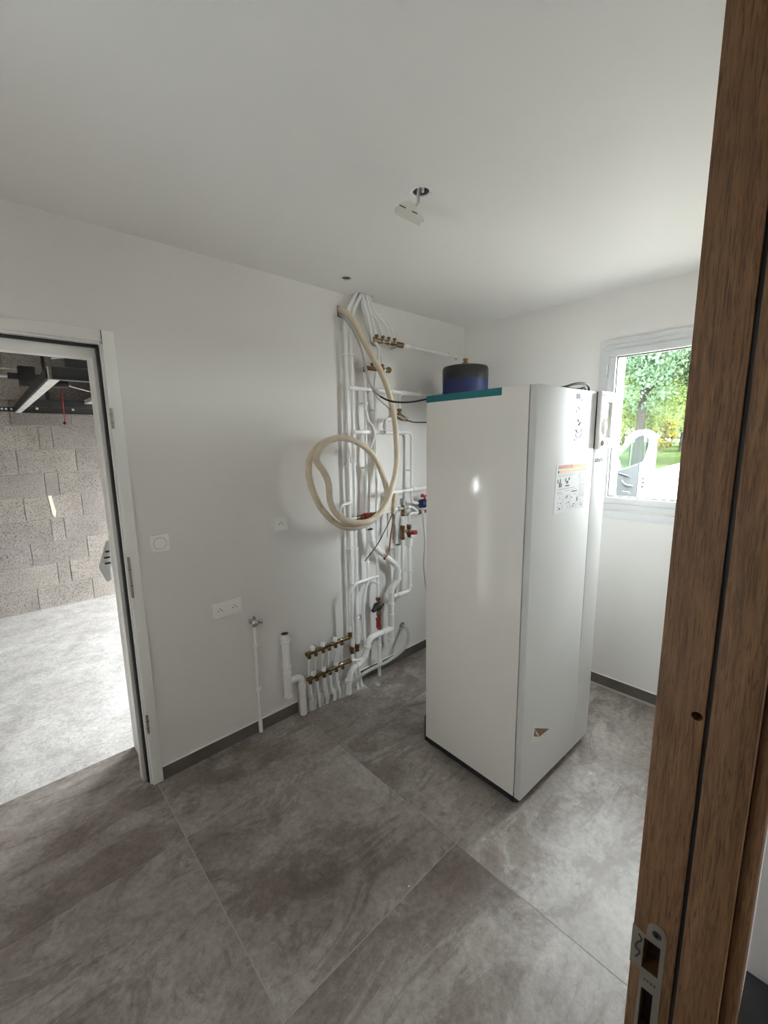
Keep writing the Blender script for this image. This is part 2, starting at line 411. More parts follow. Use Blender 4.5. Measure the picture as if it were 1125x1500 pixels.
# baseboards
def baseboard(name, segs, axis):
    e = bpy.data.objects.new(name, None); COL.objects.link(e); tag(e, kind='structure')
    for (a, c) in segs:
        if axis == 'x': mb = MB().box(a+.001, c-.001, -0.010, -0.0003, 0.0003, 0.068)
        else: mb = MB().box(-0.010, -0.0003, a+.001, c-.001, 0.0003, 0.068)
        mb.build('skirting_tile', 'skirting_tile', e, bevel=0.001, smooth=0)
        sb_ = MB().box(a+.001, c-.001, -0.009, -0.0003, 0.0681, 0.0712) if axis == 'x' else MB().box(-0.009, -0.0003, a+.001, c-.001, 0.0681, 0.0712)
        sb_.build('sealant_bead', 'white_pvc', e, smooth=0)
baseboard('baseboard_back', [(-2.404, -1.634), (-1.145, -0.834), (-0.834, -0.011)], 'x')
baseboard('baseboard_right', [(-0.413, -0.0), (-1.213, -0.413), (-2.03, -1.213)], 'y')

# ------------------------------------------------------------------ garage
GF, GW = -0.142, 3.672
gfl = struct('floor_garage', MB().box(-6.6, 0.33, 0.36, GW+0.2, GF-0.15, GF), 'garage_concrete', smooth=0)
gw = struct('wall_garage', MB().box(-6.6, 0.30, GW+0.006, GW+0.2, GF, 2.9), 'mortar', smooth=0)
course = 0.2475; blk = {}
for k in range(0, 12):
    z0 = GF+0.012 + k*course; z1 = z0+course
    xs_ = []
    if k % 2 == 0:
        js = [-2.612+0.5*i for i in range(-8, 7)]
    else:
        js = [-2.413-0.5*i for i in range(7, -1, -1)] + [-2.297+0.5*i for i in range(0, 6)]
    for a, c in zip(js[:-1], js[1:]):
        key = round(c-a, 3); g = 0.0035
        if key not in blk:
            o = MB().box(g, c-a-g, 0, 0.03, g, course-g).build('concrete_block', 'concrete_block', gw, bevel=0.003, local=True, smooth=0); blk[key] = o
        else:
            o = blk[key].copy(); COL.objects.link(o); o.parent = gw
        o.location = (a, GW-random.uniform(0.0, 0.004), z0)
        if z0 > 2.6: break
MB().prism([(-2.405, 1.105), (-2.375, 1.110), (-2.365, 1.02), (-2.352, 0.93), (-2.366, 0.865), (-2.388, 0.90), (-2.395, 1.0)], (0, GW-0.0085, 0), X, Z, Y, 0.006).build('adhesive_smear', 'smear', gw, bevel=0.001)
gwest = struct('wall_garage_west', MB().box(-6.6, -6.5, 0.36, GW+0.006, GF, 2.9), 'mortar', smooth=0)
cut(gwest, [MB().box(-6.7, -6.4, 2.78, 3.02, 1.44, 1.72)])
struct('ceiling_garage', MB().box(-6.6, 0.30, 0.36, GW+0.2, 2.72, 2.9), 'mortar', smooth=0)
gfr = MB().box(0.0, 0.30, 0.36, 1.0, GF, 2.9).box(0.0, 0.30, 3.26, GW+0.006, GF, 2.9).box(0.0, 0.30, 1.0, 3.26, 1.90, 2.9)
struct('wall_garage_front', gfr, 'mortar', smooth=0)
# open sectional door resting in its tracks
gd = thing('garage_door', (-1.0, 2.1, 2.09), 'white sectional garage door lying open overhead between its tracks', 'garage door')
for k in range(4):
    x0 = -2.0+0.5*k
    MB().box(x0+.004, x0+.496, 0.74, 3.50, 2.075, 2.115).build('door_section', 'door_white', gd, bevel=0.004)
def track(name, y, label, mat, holes):
    t = thing(name, (-1.4, y, 1.97), label, 'track')
    MB().box(-2.56, 0.0, y-0.012, y+0.012, 1.972, 2.03).box(-2.56, 0.0, y-0.03, y+0.03, 1.968, 1.974).build('lower_rail', mat, t)
    MB().box(-2.50, 0.0, y-0.012, y+0.012, 2.034, 2.10).box(-2.50, 0.0, y-0.03, y+0.03, 2.098, 2.104).build('upper_rail', mat, t)
    s = 1 if holes else -1
    for x in (-2.40, -2.1, -1.8, -1.2):
        MB().cyl((x, y-s*0.013, 2.0+0.012), (x, y-s*0.021, 2.012), 0.012, 10).build('bolt', 'steel_galv' if holes else 'track_grey', t)
    for x in (-2.30, -0.9):
        MB().box(x-.015, x+.015, y-.0125, y-.0095, 2.03, 2.72).build('hanger_strap', mat, t)
    if holes:
        MB().box(-2.69, -2.50, y-0.022, y-0.018, 1.975, 2.02).build('end_plate', mat, t)
        for x in (-2.67, -2.64, -2.60): MB().cyl((x, y-0.022, 2.0), (x, y-0.026, 2.0), 0.010, 8).build('bolt', 'steel_galv', t)
    return t
track('door_track', 0.64, 'dark grey garage door track hung beside the doorway wall', 'track_grey', False)
track('door_track', 3.55, 'black perforated garage door track along the concrete block wall', 'track_black', True)
sb = thing('spreader_bar', (-2.545, 2.1, 1.985), 'galvanised steel cross bar joining the two garage door tracks', 'steel bar')
MB().box(-2.575, -2.57, 0.64, 3.55, 1.97, 2.03).box(-2.575, -2.53, 0.64, 3.55, 1.966, 1.971).build('angle_profile', 'steel_galv', sb)
MB().box(-2.582, -2.576, 0.66, 3.53, 1.975, 2.025).build('rubber_strip', 'track_black', sb)
# operator rail and motor
op = thing('door_opener', (-2.55, 2.1, 2.1), 'black garage door opener with rail and hanging red release cord', 'garage opener')
MB().box(-2.60, -2.50, 2.05, 2.15, 2.08, 2.22).build('motor_housing', 'track_black', op, bevel=0.012)
MB().box(-2.66, -2.44, 2.06, 2.14, 2.125, 2.165).build('bracket', 'track_black', op, bevel=0.004)
MB().box(-2.44, -2.30, 2.07, 2.13, 2.085, 2.135).build('trolley', 'track_black', op, bevel=0.012)
MB().cyl((-5.4, 2.1, 2.195), (-2.58, 2.1, 2.195), 0.006, 8).build('rail', 'steel_galv', op)
MB().cyl((-5.4, 2.1, 2.145), (-2.58, 2.1, 2.145), 0.012, 8).build('rail', 'steel_galv', op)
MB().sweep([(-2.32, 2.1, 2.105), (-2.10, 2.1, 2.05), (-2.0, 2.1, 2.085)], 0.005, 8).build('door_arm', 'steel_galv', op)
MB().cyl((-2.351, 2.1, 2.09), (-2.356, 2.1, 1.82), 0.0035, 8).build('release_cord', 'red_plastic', op)
MB().sphere((-2.357, 2.1, 1.812), 0.012, 8).build('cord_knob', 'track_black', op)
cb = MB().sweep(smoothpath([(-2.55, 0.665, 2.075), (-2.45, 0.67, 2.088), (-2.2, 0.67, 2.07), (-1.6, 0.67, 2.08), (-0.3, 0.67, 2.09)]), 0.004, 8).build('lift_cable', 'steel_galv')
tag(cb, 'thin steel lift cable running along the dark grey door track', 'cable')
# paper notice hanging at the doorway corner
pn = thing('paper_notice', (-2.45, 0.34, 0.95), 'curled white paper notice hanging at the garage doorway edge', 'paper')
poly = []
mbp = MB(); vs = []; n_ = 8
for i in range(n_+1):
    for j in range(2):
        t = i/n_; z = 1.165-0.21*t; wd = 0.012+0.045*min(1, t*1.6)-0.03*max(0, t-0.62)*2.2
        x = -2.4505 - (wd if j else 0); y = 0.352+0.02*math.sin(t*2.2)-(0.02*t if j else 0)
        vs.append((x, y, z))
fsx = [(2*i, 2*i+1, 2*i+3, 2*i+2) for i in range(n_)]
mbp.add(vs, fsx); vs2 = [(a, c+0.0012, d) for a, c, d in vs]; mbp.add(vs2, [tuple(reversed(f)) for f in fsx])
mbp.build('sheet', 'paper_white', pn)
for z, l in ((1.105, 0.018), (1.075, 0.026), (1.045, 0.026)):
    MB().box(-2.456-l, -2.456, 0.345, 0.3455, z, z+0.010).build('printed_line', 'print_black', pn)

# ------------------------------------------------------------------ garage doorway frame
d1 = tag(bpy.data.objects.new('door_1', None), kind='structure'); COL.objects.link(d1)
MB().box(-2.452, -2.406, -0.014, -0.0003, 0.0005, 2.10).build('architrave', 'white_lacquer', d1, bevel=0.0025)
MB().box(-3.338, -3.288, -0.014, -0.0003, 0.0005, 2.10).build('architrave', 'white_lacquer', d1, bevel=0.0025)
MB().box(-3.288, -2.4525, -0.012, -0.0003, 2.054, 2.10).build('architrave', 'wall_paint', d1, bevel=0.0025)
for sx_ in (-1, 1):
    xi = -2.452 if sx_ == 1 else -3.288
    MB().box(xi, xi-sx_*0.006, 0.0, 0.10, 0.0005, 2.048).build('jamb', 'white_lacquer', d1)
    MB().box(xi-sx_*0.006, xi-sx_*0.030, 0.048, 0.10, 0.0005, 2.0).build('door_stop', 'white_lacquer', d1, bevel=0.002)
    MB().box(xi-sx_*0.006, xi-sx_*0.016, 0.024, 0.048, 0.0005, 2.04).build('door_seal', 'seal_dark', d1)
MB().box(-3.282, -2.458, 0.0, 0.10, 2.048, 2.054).build('head_jamb', 'white_lacquer', d1)
MB().box(-3.282, -2.458, 0.048, 0.10, 1.992, 2.048).build('door_stop', 'white_lacquer', d1, bevel=0.002)
MB().box(-3.282, -2.458, 0.034, 0.048, 2.036, 2.048).build('door_seal', 'seal_dark', d1)
MB().box(-2.4535, -2.4515, -0.0155, -0.014, 2.045, 2.10).build('corner_joint', 'seal_dark', d1)
for z0, z1 in ((1.705, 1.79), (0.96, 1.147), (0.285, 0.375)):
    hg = MB().cyl((-2.449, -0.019, z0), (-2.449, -0.019, z1), 0.0055, 12).box(-2.451, -2.444, -0.0165, -0.0142, z0+.005, z1-.005)
    ho = hg.build('hinge', 'strike_metal', d1)
    for q in (0.3, 0.7): MB().cyl((-2.449, -0.019, z0+(z1-z0)*q-.001), (-2.449, -0.019, z0+(z1-z0)*q+.001), 0.0065, 12).build('hinge_ring', 'seal_dark', ho)
MB().box(-3.285, -2.455, 0.3625, 0.368, GF+0.002, -0.001).build('threshold_edge', 'screed', d1)

# ------------------------------------------------------------------ oak doorway the camera looks through
d2 = tag(bpy.data.objects.new('door_2', None), kind='structure'); COL.objects.link(d2)
XJ = -2.353
jo = MB().box(XJ, XJ+0.026, -2.0605, -2.016, 0.0005, 2.06).build('jamb', 'oak', d2, bevel=0.0015)
cut(jo, [MB().cyl((XJ-.01, -2.0535, 1.351), (XJ+.02, -2.0535, 1.351), 0.0050, 18),
         MB().box(XJ-.01, XJ+.022, -2.0455, -2.0285, 1.003, 1.046), MB().box(XJ-.01, XJ+.022, -2.043, -2.0285, 0.90, 0.975)])
MB().box(XJ-0.0045, XJ+0.026, -2.1025, -2.0645, 0.0005, 2.06).build('stop_moulding', 'oak', d2, bevel=0.0035)
MB().box(XJ+0.004, XJ+0.026, -2.066, -2.059, 0.0005, 2.05).build('door_seal', 'black_rubber', d2)
MB().box(XJ+0.007, XJ+0.075, -2.116, -2.1025, 0.0005, 2.14).build('architrave', 'oak', d2, bevel=0.002)
MB().box(XJ+0.020, XJ+0.085, -2.029, -2.018, 0.0005, 2.14).build('architrave', 'oak', d2, bevel=0.002)
XK = -3.187
MB().box(XK-0.026, XK, -2.0605, -2.016, 0.0005, 2.06).build('jamb', 'oak', d2, bevel=0.0015)
MB().box(XK-0.026, XK+0.0045, -2.1025, -2.0645, 0.0005, 2.06).build('stop_moulding', 'oak', d2, bevel=0.0035)
MB().box(XK-0.075, XK-0.007, -2.116, -2.1025, 0.0005, 2.14).build('architrave', 'oak', d2, bevel=0.002)
MB().box(XK, XJ, -2.0605, -2.016, 2.04, 2.068).build('head_jamb', 'oak', d2, bevel=0.0015)
MB().box(XK, XJ, -2.1025, -2.0645, 2.035, 2.068).build('stop_moulding', 'oak', d2, bevel=0.003)
MB().box(XK-0.006, XJ+0.006, -2.116, -2.1025, 2.06, 2.14).build('architrave', 'oak', d2, bevel=0.002)
# strike plate with lip, latch and bolt openings (y,z outline on the jamb face)
def ring_plate(outer, holes, name, mat, parent, t):
    me = MB().prism(outer, (XJ-t, 0, 0), Y, Z, X, t+0.0006).build(name, mat, parent, smooth=0)
    cut(me, [MB().box(XJ-.02, XJ+.02, *h) for h in holes]); return me
ou = [(-2.0505, 0.88), (-2.0505, 1.060)] + [(-2.0395+0.011*math.cos(a), 1.062+0.0135*math.sin(a)) for a in [math.pi-math.pi*k/8 for k in range(9)]][::1]
ou = [(-2.0505, 0.87), (-2.0505, 1.062)] + [(-2.0405-0.010*math.cos(math.pi*k/10), 1.062+0.013*math.sin(math.pi*k/10)) for k in range(1, 10)] + [(-2.0305, 1.062), (-2.0305, 1.052), (-2.0275, 1.0515), (-2.0155, 1.0545), (-2.0155, 0.999), (-2.0275, 0.996), (-2.0265, 0.87)]
sp = ring_plate(ou, [(-2.0455, -2.0285, 1.003, 1.046), (-2.043, -2.0305, 0.90, 0.975)], 'strike_plate', 'strike_metal', d2, 0.0009)
MB().lathe((XJ-.0009, -2.0405, 1.0605), (-1, 0, 0), [(0.0048, 0.0), (0.0044, 0.0008), (0.002, 0.0009), (0.0018, -0.0004)], 18).build('screw_head', 'seal_dark', sp)
MB().box(XJ+0.021, XJ+0.0235, -2.0455, -2.0285, 0.89, 1.05).build('mortise_back', 'wood_dark', d2)
lip = smoothpath([(XJ-.0012, -2.0225, 1.046), (XJ-.0012, -2.0262, 1.040), (XJ-.0012, -2.0218, 1.032), (XJ-.0012, -2.0206, 1.024), (XJ-.0012, -2.0255, 1.0215), (XJ-.0012, -2.0215, 1.011)])
MB().sweep(lip, 0.0009, 8).build('lip_slot', 'seal_dark', sp)
for k in range(4): MB().box(XJ-.00105, XJ-.0009, -2.0445+0.0035*k, -2.0425+0.0035*k, 0.9875, 0.9905).build('stamped_mark', 'seal_dark', sp)

# ------------------------------------------------------------------ window
w1 = tag(bpy.data.objects.new('window_1', None), kind='structure'); COL.objects.link(w1)
def rect_frame(y0, y1, z0, z1, wd, x0, x1):
    m_ = MB()
    m_.box(x0, x1, y0, y1, z0, z0+wd).box(x0, x1, y0, y1, z1-wd, z1).box(x0, x1, y0, y0+wd, z0+wd, z1-wd).box(x0, x1, y1-wd, y1, z0+wd, z1-wd); return m_
rect_frame(-1.805, -1.035, 1.140, 2.222, 0.045, -0.010, -0.0003).build('cover_trim', 'window_pvc', w1, bevel=0.002)
rect_frame(-1.764, -1.066, 1.20, 2.19, 0.034, -0.016, 0.06).build('window_frame', 'window_pvc', w1, bevel=0.003)
sash = rect_frame(-1.732, -1.098, 1.236, 2.158, 0.040, -0.030, 0.05).build('sash', 'window_pvc', w1, bevel=0.004)
rect_frame(-1.694, -1.136, 1.274, 2.12, 0.007, -0.012, 0.014).build('glazing_seal', 'seal_dark', sash)
MB().box(0.0, 0.004, -1.690, -1.140, 1.278, 2.116).build('pane', 'pane_glass', w1, smooth=0)
for z in (1.36, 2.04): MB().cyl((-0.036, -1.090, z-.035), (-0.036, -1.090, z+.035), 0.008, 12).build('hinge', 'window_pvc', w1)
MB().box(-0.042, -0.030, -1.72, -1.695, 1.62, 1.68).box(-0.055, -0.042, -1.717, -1.698, 1.52, 1.67).build('handle', 'window_pvc', sash, bevel=0.003)

rect_frame(-1.49, -1.11, 1.34, 1.68, 0.04, -3.69, -3.63).build('window_frame', 'window_pvc', w2, bevel=0.003)
MB().box(-3.662, -3.658, -1.455, -1.145, 1.375, 1.645).build('pane', 'pane_glass', w2, smooth=0)
# ------------------------------------------------------------------ heat pump cabinet
hp = thing('heat_pump', (-1.302, -1.312, 0.0), 'tall glossy white heat pump cabinet standing on the grey tiles', 'heat pump')
hp.rotation_euler = (0, 0, math.radians(-2.0)); hp.scale = (1.063, 1, 1); bpy.context.view_layer.update()
Wd, Dp, Ht = 0.635, 0.575, 1.846
L = dict(local=True)
MB().box(0, 0.488, 0, 0.030, 0.044, Ht).build('front_panel', 'unit_white', hp, bevel=0.003, **L)
MB().box(0.4885, Wd, 0.0, 0.030, 0.044, Ht-0.005).build('front_column', 'unit_white', hp, bevel=0.004, **L)
MB().box(0.001, 0.022, 0.0345, Dp, 0.044, Ht).build('side_panel', 'unit_side_warm_lit', hp, bevel=0.002, **L)
MB().box(Wd-0.022, Wd-0.001, 0.0345, Dp, 0.044, Ht).build('side_panel', 'unit_white', hp, bevel=0.002, **L)
MB().box(0.022, Wd-0.022, 0.0345, Dp-0.002, Ht-0.02, Ht-0.004).build('top_panel', 'unit_white', hp, **L)
MB().box(0.010, Wd-0.01, 0.028, Dp-0.01, 0.06, Ht-0.02).build('inner_casing', 'dark_gap', hp, **L)
MB().box(0.003, Wd-0.012, 0.030, Dp+0.004, 0.016, 0.06).box(0.003, Wd-0.012, Dp, Dp+0.010, 0.016, 0.16).build('base_frame', 'black_rubber', hp, **L)
for a, c in ((0.04, 0.05), (Wd-0.05, 0.05), (0.04, Dp-0.03), (Wd-0.05, Dp-0.03)):
    MB().lathe((a, c, 0.0), Z, [(0.026, 0), (0.026, 0.010), (0.014, 0.013), (0.014, 0.03)], 16).build('foot', 'black_rubber', hp, **L)
MB().box(-0.0006, 0.001, 0.158, Dp, Ht-0.030, Ht+0.0006).box(-0.0006, 0.02, 0.158, Dp, Ht, Ht+0.0006).build('tape_strip', 'teal_tape', hp, **L)['label'] = 'teal protective tape along the top edge'
# control panel on the right column
cp = MB().box(0.490, Wd+0.006, -0.020, 0.012, 1.590, 1.851).build('control_panel', 'socket_white', hp, bevel=0.006, **L)
cut(cp, [MB().box(0.508, Wd-0.024, -0.03, -0.008, 1.640, 1.805)], True)
MB().box(0.4862, 0.4885, -0.0040, 0.0, 1.590, 1.848).build('panel_edge', 'seal_dark', hp, **L)
MB().box(0.520, 0.585, -0.012, -0.008, 1.735, 1.798).build('display', 'screen_grey', cp, local=True)
MB().lathe((0.548, -0.008, 1.690), (0, -1, 0), [(0.026, 0), (0.026, 0.010), (0.022, 0.013), (0.0, 0.013)], 24).build('dial', 'socket_white', cp, local=True)
for z in (1.66, 1.722): MB().lathe((0.562, -0.008, z), (0, -1, 0), [(0.006, 0), (0.006, 0.005), (0, 0.005)], 12).build('button', 'socket_white', cp, local=True)
MB().lathe((0.528, -0.020, 1.615), (0, -1, 0), [(0.013, 0), (0.012, 0.002), (0.008, 0.002), (0.007, 0.0005)], 20).build('pressure_gauge', 'seal_dark', cp, local=True)
MB().lathe((0.590, -0.020, 1.615), (0, -1, 0), [(0.012, 0), (0.011, 0.002), (0.0, 0.002)], 20).build('button', 'socket_white', cp, local=True)
for k in range(7): MB().box(0.503+k*0.008, 0.508+k*0.008, -0.0206, -0.0199, 1.829-0.0008*k, 1.834+0.001*(k % 2)-0.0008*k).build('printed_mark', 'print_black', cp, local=True)
MB().box(0.4872, 0.4882, -0.0005, 0.005, 0.60, 1.59).build('column_joint', 'print_grey', hp, **L)
# lettering
def text_mesh(body, size, name, mat, parent, loc):
    cu = bpy.data.curves.new('t', 'FONT'); cu.body = body; cu.size = size; cu.extrude = 0.0004; cu.align_x = 'CENTER'; cu.offset = 0.0006
    t = bpy.data.objects.new('t', cu); COL.objects.link(t); dg = bpy.context.evaluated_depsgraph_get(); dg.update()
    me = bpy.data.meshes.new_from_object(t.evaluated_get(dg)); bpy.data.objects.remove(t); bpy.data.curves.remove(cu)
    me.transform(Matrix.Rotation(math.pi/2, 4, 'X')); me.materials.clear(); me.materials.append(MATS[mat])
    o = bpy.data.objects.new(name, me); COL.objects.link(o); o.parent = parent; o.location = loc; return o
text_mesh('atlantic', 0.034, 'lettering', 'print_black', hp, (0.559, -0.0006, 1.527))
# instruction sticker: paper, two colour bars, print
st = MB().prism([(0.158, 1.322), (0.425, 1.322), (0.428, 1.532), (0.166, 1.530)], (0, -0.0012, 0), X, Z, Y, 0.0011).build('sticker', 'paper_white', hp, local=True, smooth=0)
yb = (-0.0016, -0.0012)
MB().box(0.180, 0.300, *yb, 1.512, 1.526).build('colour_bar', 'paper_red', st, local=True)
MB().box(0.300, 0.422, *yb, 1.512, 1.526).build('colour_bar', 'paper_orange', st, local=True)
MB().box(0.190, 0.422, *yb, 1.495, 1.505).build('colour_bar', 'paper_orange', st, local=True)
MB().box(0.178, 0.187, *yb, 1.493, 1.505).build('warning_mark', 'print_black', st, local=True)
def pr(rects, mat, name='printed_block'):
    for r in rects: MB().box(r[0], r[1], *yb, r[2], r[3]).build(name, mat, st, local=True)
pr([(0.178, 0.335, 1.484, 1.486), (0.178, 0.300, 1.478, 1.480), (0.36, 0.42, 1.486, 1.488), (0.36, 0.42, 1.478, 1.480), (0.36, 0.42, 1.456, 1.458), (0.36, 0.41, 1.449, 1.451), (0.178, 0.33, 1.424, 1.427)], 'print_grey', 'printed_line')
pr([(0.178, 0.21, 1.412, 1.415), (0.178, 0.225, 1.405, 1.408), (0.24, 0.285, 1.414, 1.417), (0.30, 0.345, 1.416, 1.418)], 'print_grey', 'printed_line')
pr([(0.300, 0.350, 1.405, 1.410)], 'print_black', 'printed_line')
pr([(0.36, 0.378, 1.462, 1.482), (0.37, 0.42, 1.375, 1.44)], 'print_light')
pr([(0.178, 0.184, 1.452, 1.468), (0.19, 0.196, 1.434, 1.456), (0.198, 0.204, 1.434, 1.47), (0.208, 0.214, 1.434, 1.45), (0.242, 0.250, 1.455, 1.470), (0.250, 0.268, 1.446, 1.458), (0.270, 0.280, 1.460, 1.472), (0.246, 0.278, 1.434, 1.440), (0.352, 0.359, 1.360, 1.378)], 'print_black')
rs = random.Random(3)
for bx0, bx1 in ((0.178, 0.222), (0.240, 0.285), (0.296, 0.342)):
    MB().box(bx1+0.006, bx1+0.0075, *yb, 1.332, 1.40).build('printed_line', 'print_light', st, local=True)
    for k in range(7):
        a = rs.uniform(bx0, bx1-0.008); z = rs.uniform(1.334, 1.392); pr([(a, a+rs.uniform(.004, .008), z, z+rs.uniform(.004, .008))], 'print_black' if k % 2 else 'print_grey')
for k in range(5):
    a = rs.uniform(0.375, 0.41); z = rs.uniform(1.335, 1.365); pr([(a, a+.006, z, z+.005)], 'print_grey')
# opening pictogram printed near the top
yp = (-0.0005, -0.0001)
def hpr(rects, mat, name='pictogram'):
    for r in rects: MB().box(r[0], r[1], *yp, r[2], r[3]).build(name, mat, hp, local=True)
hpr([(0.296, 0.336, 1.806, 1.828), (0.346, 0.353, 1.798, 1.810), (0.320, 0.328, 1.766, 1.778), (0.326, 0.334, 1.758, 1.768), (0.304, 0.312, 1.748, 1.758), (0.318, 0.334, 1.708, 1.722), (0.300, 0.308, 1.598+.03, 1.606+.03)], 'print_black')
hpr([(0.352, 0.382, 1.812, 1.8135), (0.352, 0.382, 1.788, 1.7895), (0.352, 0.382, 1.778, 1.7795), (0.382, 0.3835, 1.63, 1.78), (0.310, 0.380, 1.631, 1.6335)], 'print_light')
MB().sweep(smoothpath([(0.333, -0.0004, 1.694), (0.346, -0.0004, 1.708)], 2), 0.003, 6).build('pictogram', 'print_black', hp, local=True)
for rr_, mt, z in ((0.024, 'print_black', 1.680), (0.026, 'print_light', 1.660)):
    a_ = [(0.336+rr_*math.cos(math.pi+math.pi*k/10), -0.0004, z+rr_*0.75*math.sin(math.pi+math.pi*k/10)) for k in range(11)]
    MB().sweep(a_, 0.0018, 6).build('pictogram', mt, hp, local=True)
# torn packing remnant near the foot of the front
MB().prism([(0.088, 0.360), (0.222, 0.286), (0.141, 0.290), (0.087, 0.316)], (0, -0.0012, 0), X, Z, Y, 0.0011).build('torn_cardboard', 'cardboard', hp, local=True, smooth=0)
MB().prism([(0.085, 0.385), (0.094, 0.360), (0.088, 0.318), (0.141, 0.290), (0.160, 0.262), (0.058, 0.298), (0.073, 0.340)], (0, -0.0015, 0), X, Z, Y, 0.0014).build('torn_tape', 'tape_white', hp, local=True, smooth=0)
MB().prism([(0.092, 0.356), (0.120, 0.318), (0.137, 0.292), (0.115, 0.312)], (0, -0.0018, 0), X, Z, Y, 0.0006).build('torn_tape', 'tape_white', hp, local=True, smooth=0)
# black cables lying on the cabinet
hm = Matrix.Translation((-1.302, -1.312, 0)) @ Matrix.Rotation(math.radians(-2.0), 4, 'Z') @ Matrix.Diagonal((1.063, 1, 1, 1))
def hw(p): return tuple(hm @ Vector(p))
def cable(path, r, mat, label, name='cable', grp=None, step=8):
    o = MB().sweep(smoothpath(path, step), r, 8).build(name, mat); return tag(o, label, 'cable', grp)
zt = Ht+0.004
cable([hw(q) for q in ((0.15, 0.07, zt), (0.28, 0.06, zt+.006), (0.38, 0.05, zt+.028), (0.48, 0.05, zt+.036), (0.535, 0.06, zt+.022), (0.54, 0.07, zt-.004))], 0.0055, 'black_rubber', 'black cable arching highest above the white cabinet top')
cable([hw(q) for q in ((0.22, 0.10, zt), (0.33, 0.09, zt+.012), (0.42, 0.06, zt+.008), (0.47, 0.05, zt+.018), (0.50, 0.06, zt+.008), (0.50, 0.07, zt-.004))], 0.006, 'black_rubber', 'short looped black cable lying low on the white cabinet top')
cable([hw(q) for q in ((0.24, 0.13, zt), (0.34, 0.12, zt+.004), (0.44, 0.10, zt+.004), (0.49, 0.08, zt+.012), (0.46, 0.06, zt+.014))], 0.006, 'black_rubber', 'black cable folded flat under the others on the cabinet top')

# ------------------------------------------------------------------ expansion vessel behind the cabinet
VX, VY, VR = -0.405, -0.315, 0.152
ev = thing('expansion_vessel', (VX, VY, 1.80), 'blue and black expansion vessel with brass fitting behind the white cabinet', 'expansion tank')
MB().lathe((VX, VY, 0), Z, [(0.03, 1.80), (0.12, 1.812), (VR-.004, 1.84), (VR, 1.865), (VR, 2.04)], 40).build('lower_shell', 'tank_blue', ev)
MB().lathe((VX, VY, 0), Z, [(VR+.001, 2.037), (VR+.001, 2.108), (VR-.006, 2.122), (VR-.03, 2.128), (0, 2.130)], 40).build('upper_shell', 'tank_black', ev)
MB().lathe((VX, VY, 2.128), Z, [(0.016, 0), (0.016, 0.012), (0.020, 0.012), (0.020, 0.026), (0.012, 0.028), (0.012, 0.036), (0.017, 0.038), (0.017, 0.05), (0.006, 0.054)], 8).build('brass_fitting', 'brass', ev)
MB().box(VX-.02, VX+.02, VY+VR-.002, -0.0003, 1.93, 1.97).build('wall_bracket', 'steel_galv', ev)

# ------------------------------------------------------------------ sockets, switch
def faceplate(name, x0, x1, z0, z1, label, cat, outlets=0, dimmer=False):
    t = thing(name, ((x0+x1)/2, 0, z0), label, cat)
    MB().box(x0, x1, -0.010, -0.0003, z0, z1).build('frame', 'socket_white', t, bevel=0.003)
    n = max(1, outlets); wdt = (x1-x0)/n
    for k in range(n):
        cx = x0+wdt*(k+0.5); cz = (z0+z1)/2; r = 0.0235 if outlets else 0.026
        if outlets:
            MB().lathe((cx, -0.009, cz), (0, -1, 0), [(r, 0), (r, 0.004), (r-.003, 0.0045), (r-.004, -0.004), (0, -0.004)], 28).build('outlet', 'socket_white', t)
            for dx, dz in ((-0.0095, -0.003), (0.0095, -0.003)): MB().cyl((cx+dx, -0.0055, cz+dz), (cx+dx, -0.0105, cz+dz), 0.0030, 10).build('pin_hole', 'dark_gap', t)
            MB().cyl((cx, -0.0055, cz+.008), (cx, -0.013, cz+.008), 0.0026, 10).build('earth_pin', 'seal_dark', t)
        else:
            MB().lathe((cx, -0.0098, cz), (0, -1, 0), [(r+.003, 0), (r+.003, 0.001), (r+.0005, 0.001), (r+.0005, 0.0004)], 32).build('rim', 'print_light', t)
            MB().lathe((cx, -0.0098, cz), (0, -1, 0), [(r, 0), (r, 0.0035), (r-.003, 0.005), (0, 0.0055)], 32).build('rocker', 'socket_white', t)
faceplate('light_switch', -2.352, -2.272, 1.145, 1.227, 'square white push button switch beside the garage doorway', 'light switch')
faceplate('wall_socket', -1.726, -1.644, 1.148, 1.230, 'single white wall socket left of the cream hose coil', 'wall socket', 1)
faceplate('wall_socket', -2.100, -1.946, 0.742, 0.824, 'double white wall socket above the chrome tap', 'wall socket', 2)

# ------------------------------------------------------------------ ceiling fittings
def spot_ring(c, r, name, label):
    t = thing(name, (c[0], c[1], HC), label, 'spot ring')
    MB().lathe((c[0], c[1], HC), (0, 0, -1), [(r+.010, 0.0003), (r+.009, 0.0015), (r+.001, 0.0018), (r-.0005, 0.001), (r-.0005, -0.003)], 32, False).build('ring', 'white_pvc', t)
    MB().cyl((c[0], c[1], HC+.050), (c[0], c[1], HC+.054), r-.002, 24).build('hole_shade_disc', 'hole_shade_grey', t)  # disc and lining coloured dark to give the hole its shade
    MB().lathe((c[0], c[1], HC), Z, [(r-.0015, 0.0035), (r-.0005, 0.0035), (r-.0005, 0.05), (r-.0015, 0.05)], 28, False).build('hole_shade_lining', 'hole_shade_grey', t)
    return t
s2 = spot_ring(SP2, 0.026, 'spot_hole', 'empty round spotlight hole in the ceiling above the pipes')
s1 = spot_ring(SP1, 0.030, 'spot_hole', 'round ceiling hole with the dangling cream lamp connector')
for sgn in (-1, 1):
    e = Vector((0.73*sgn, -0.68*sgn, 0)); c = Vector((*SP1, HC-0.004)) + e*0.037
    MB().sphere((c.x, c.y, c.z), 0.006, 8, 1, 1, 0.5).build('clip', 'white_pvc', s1)
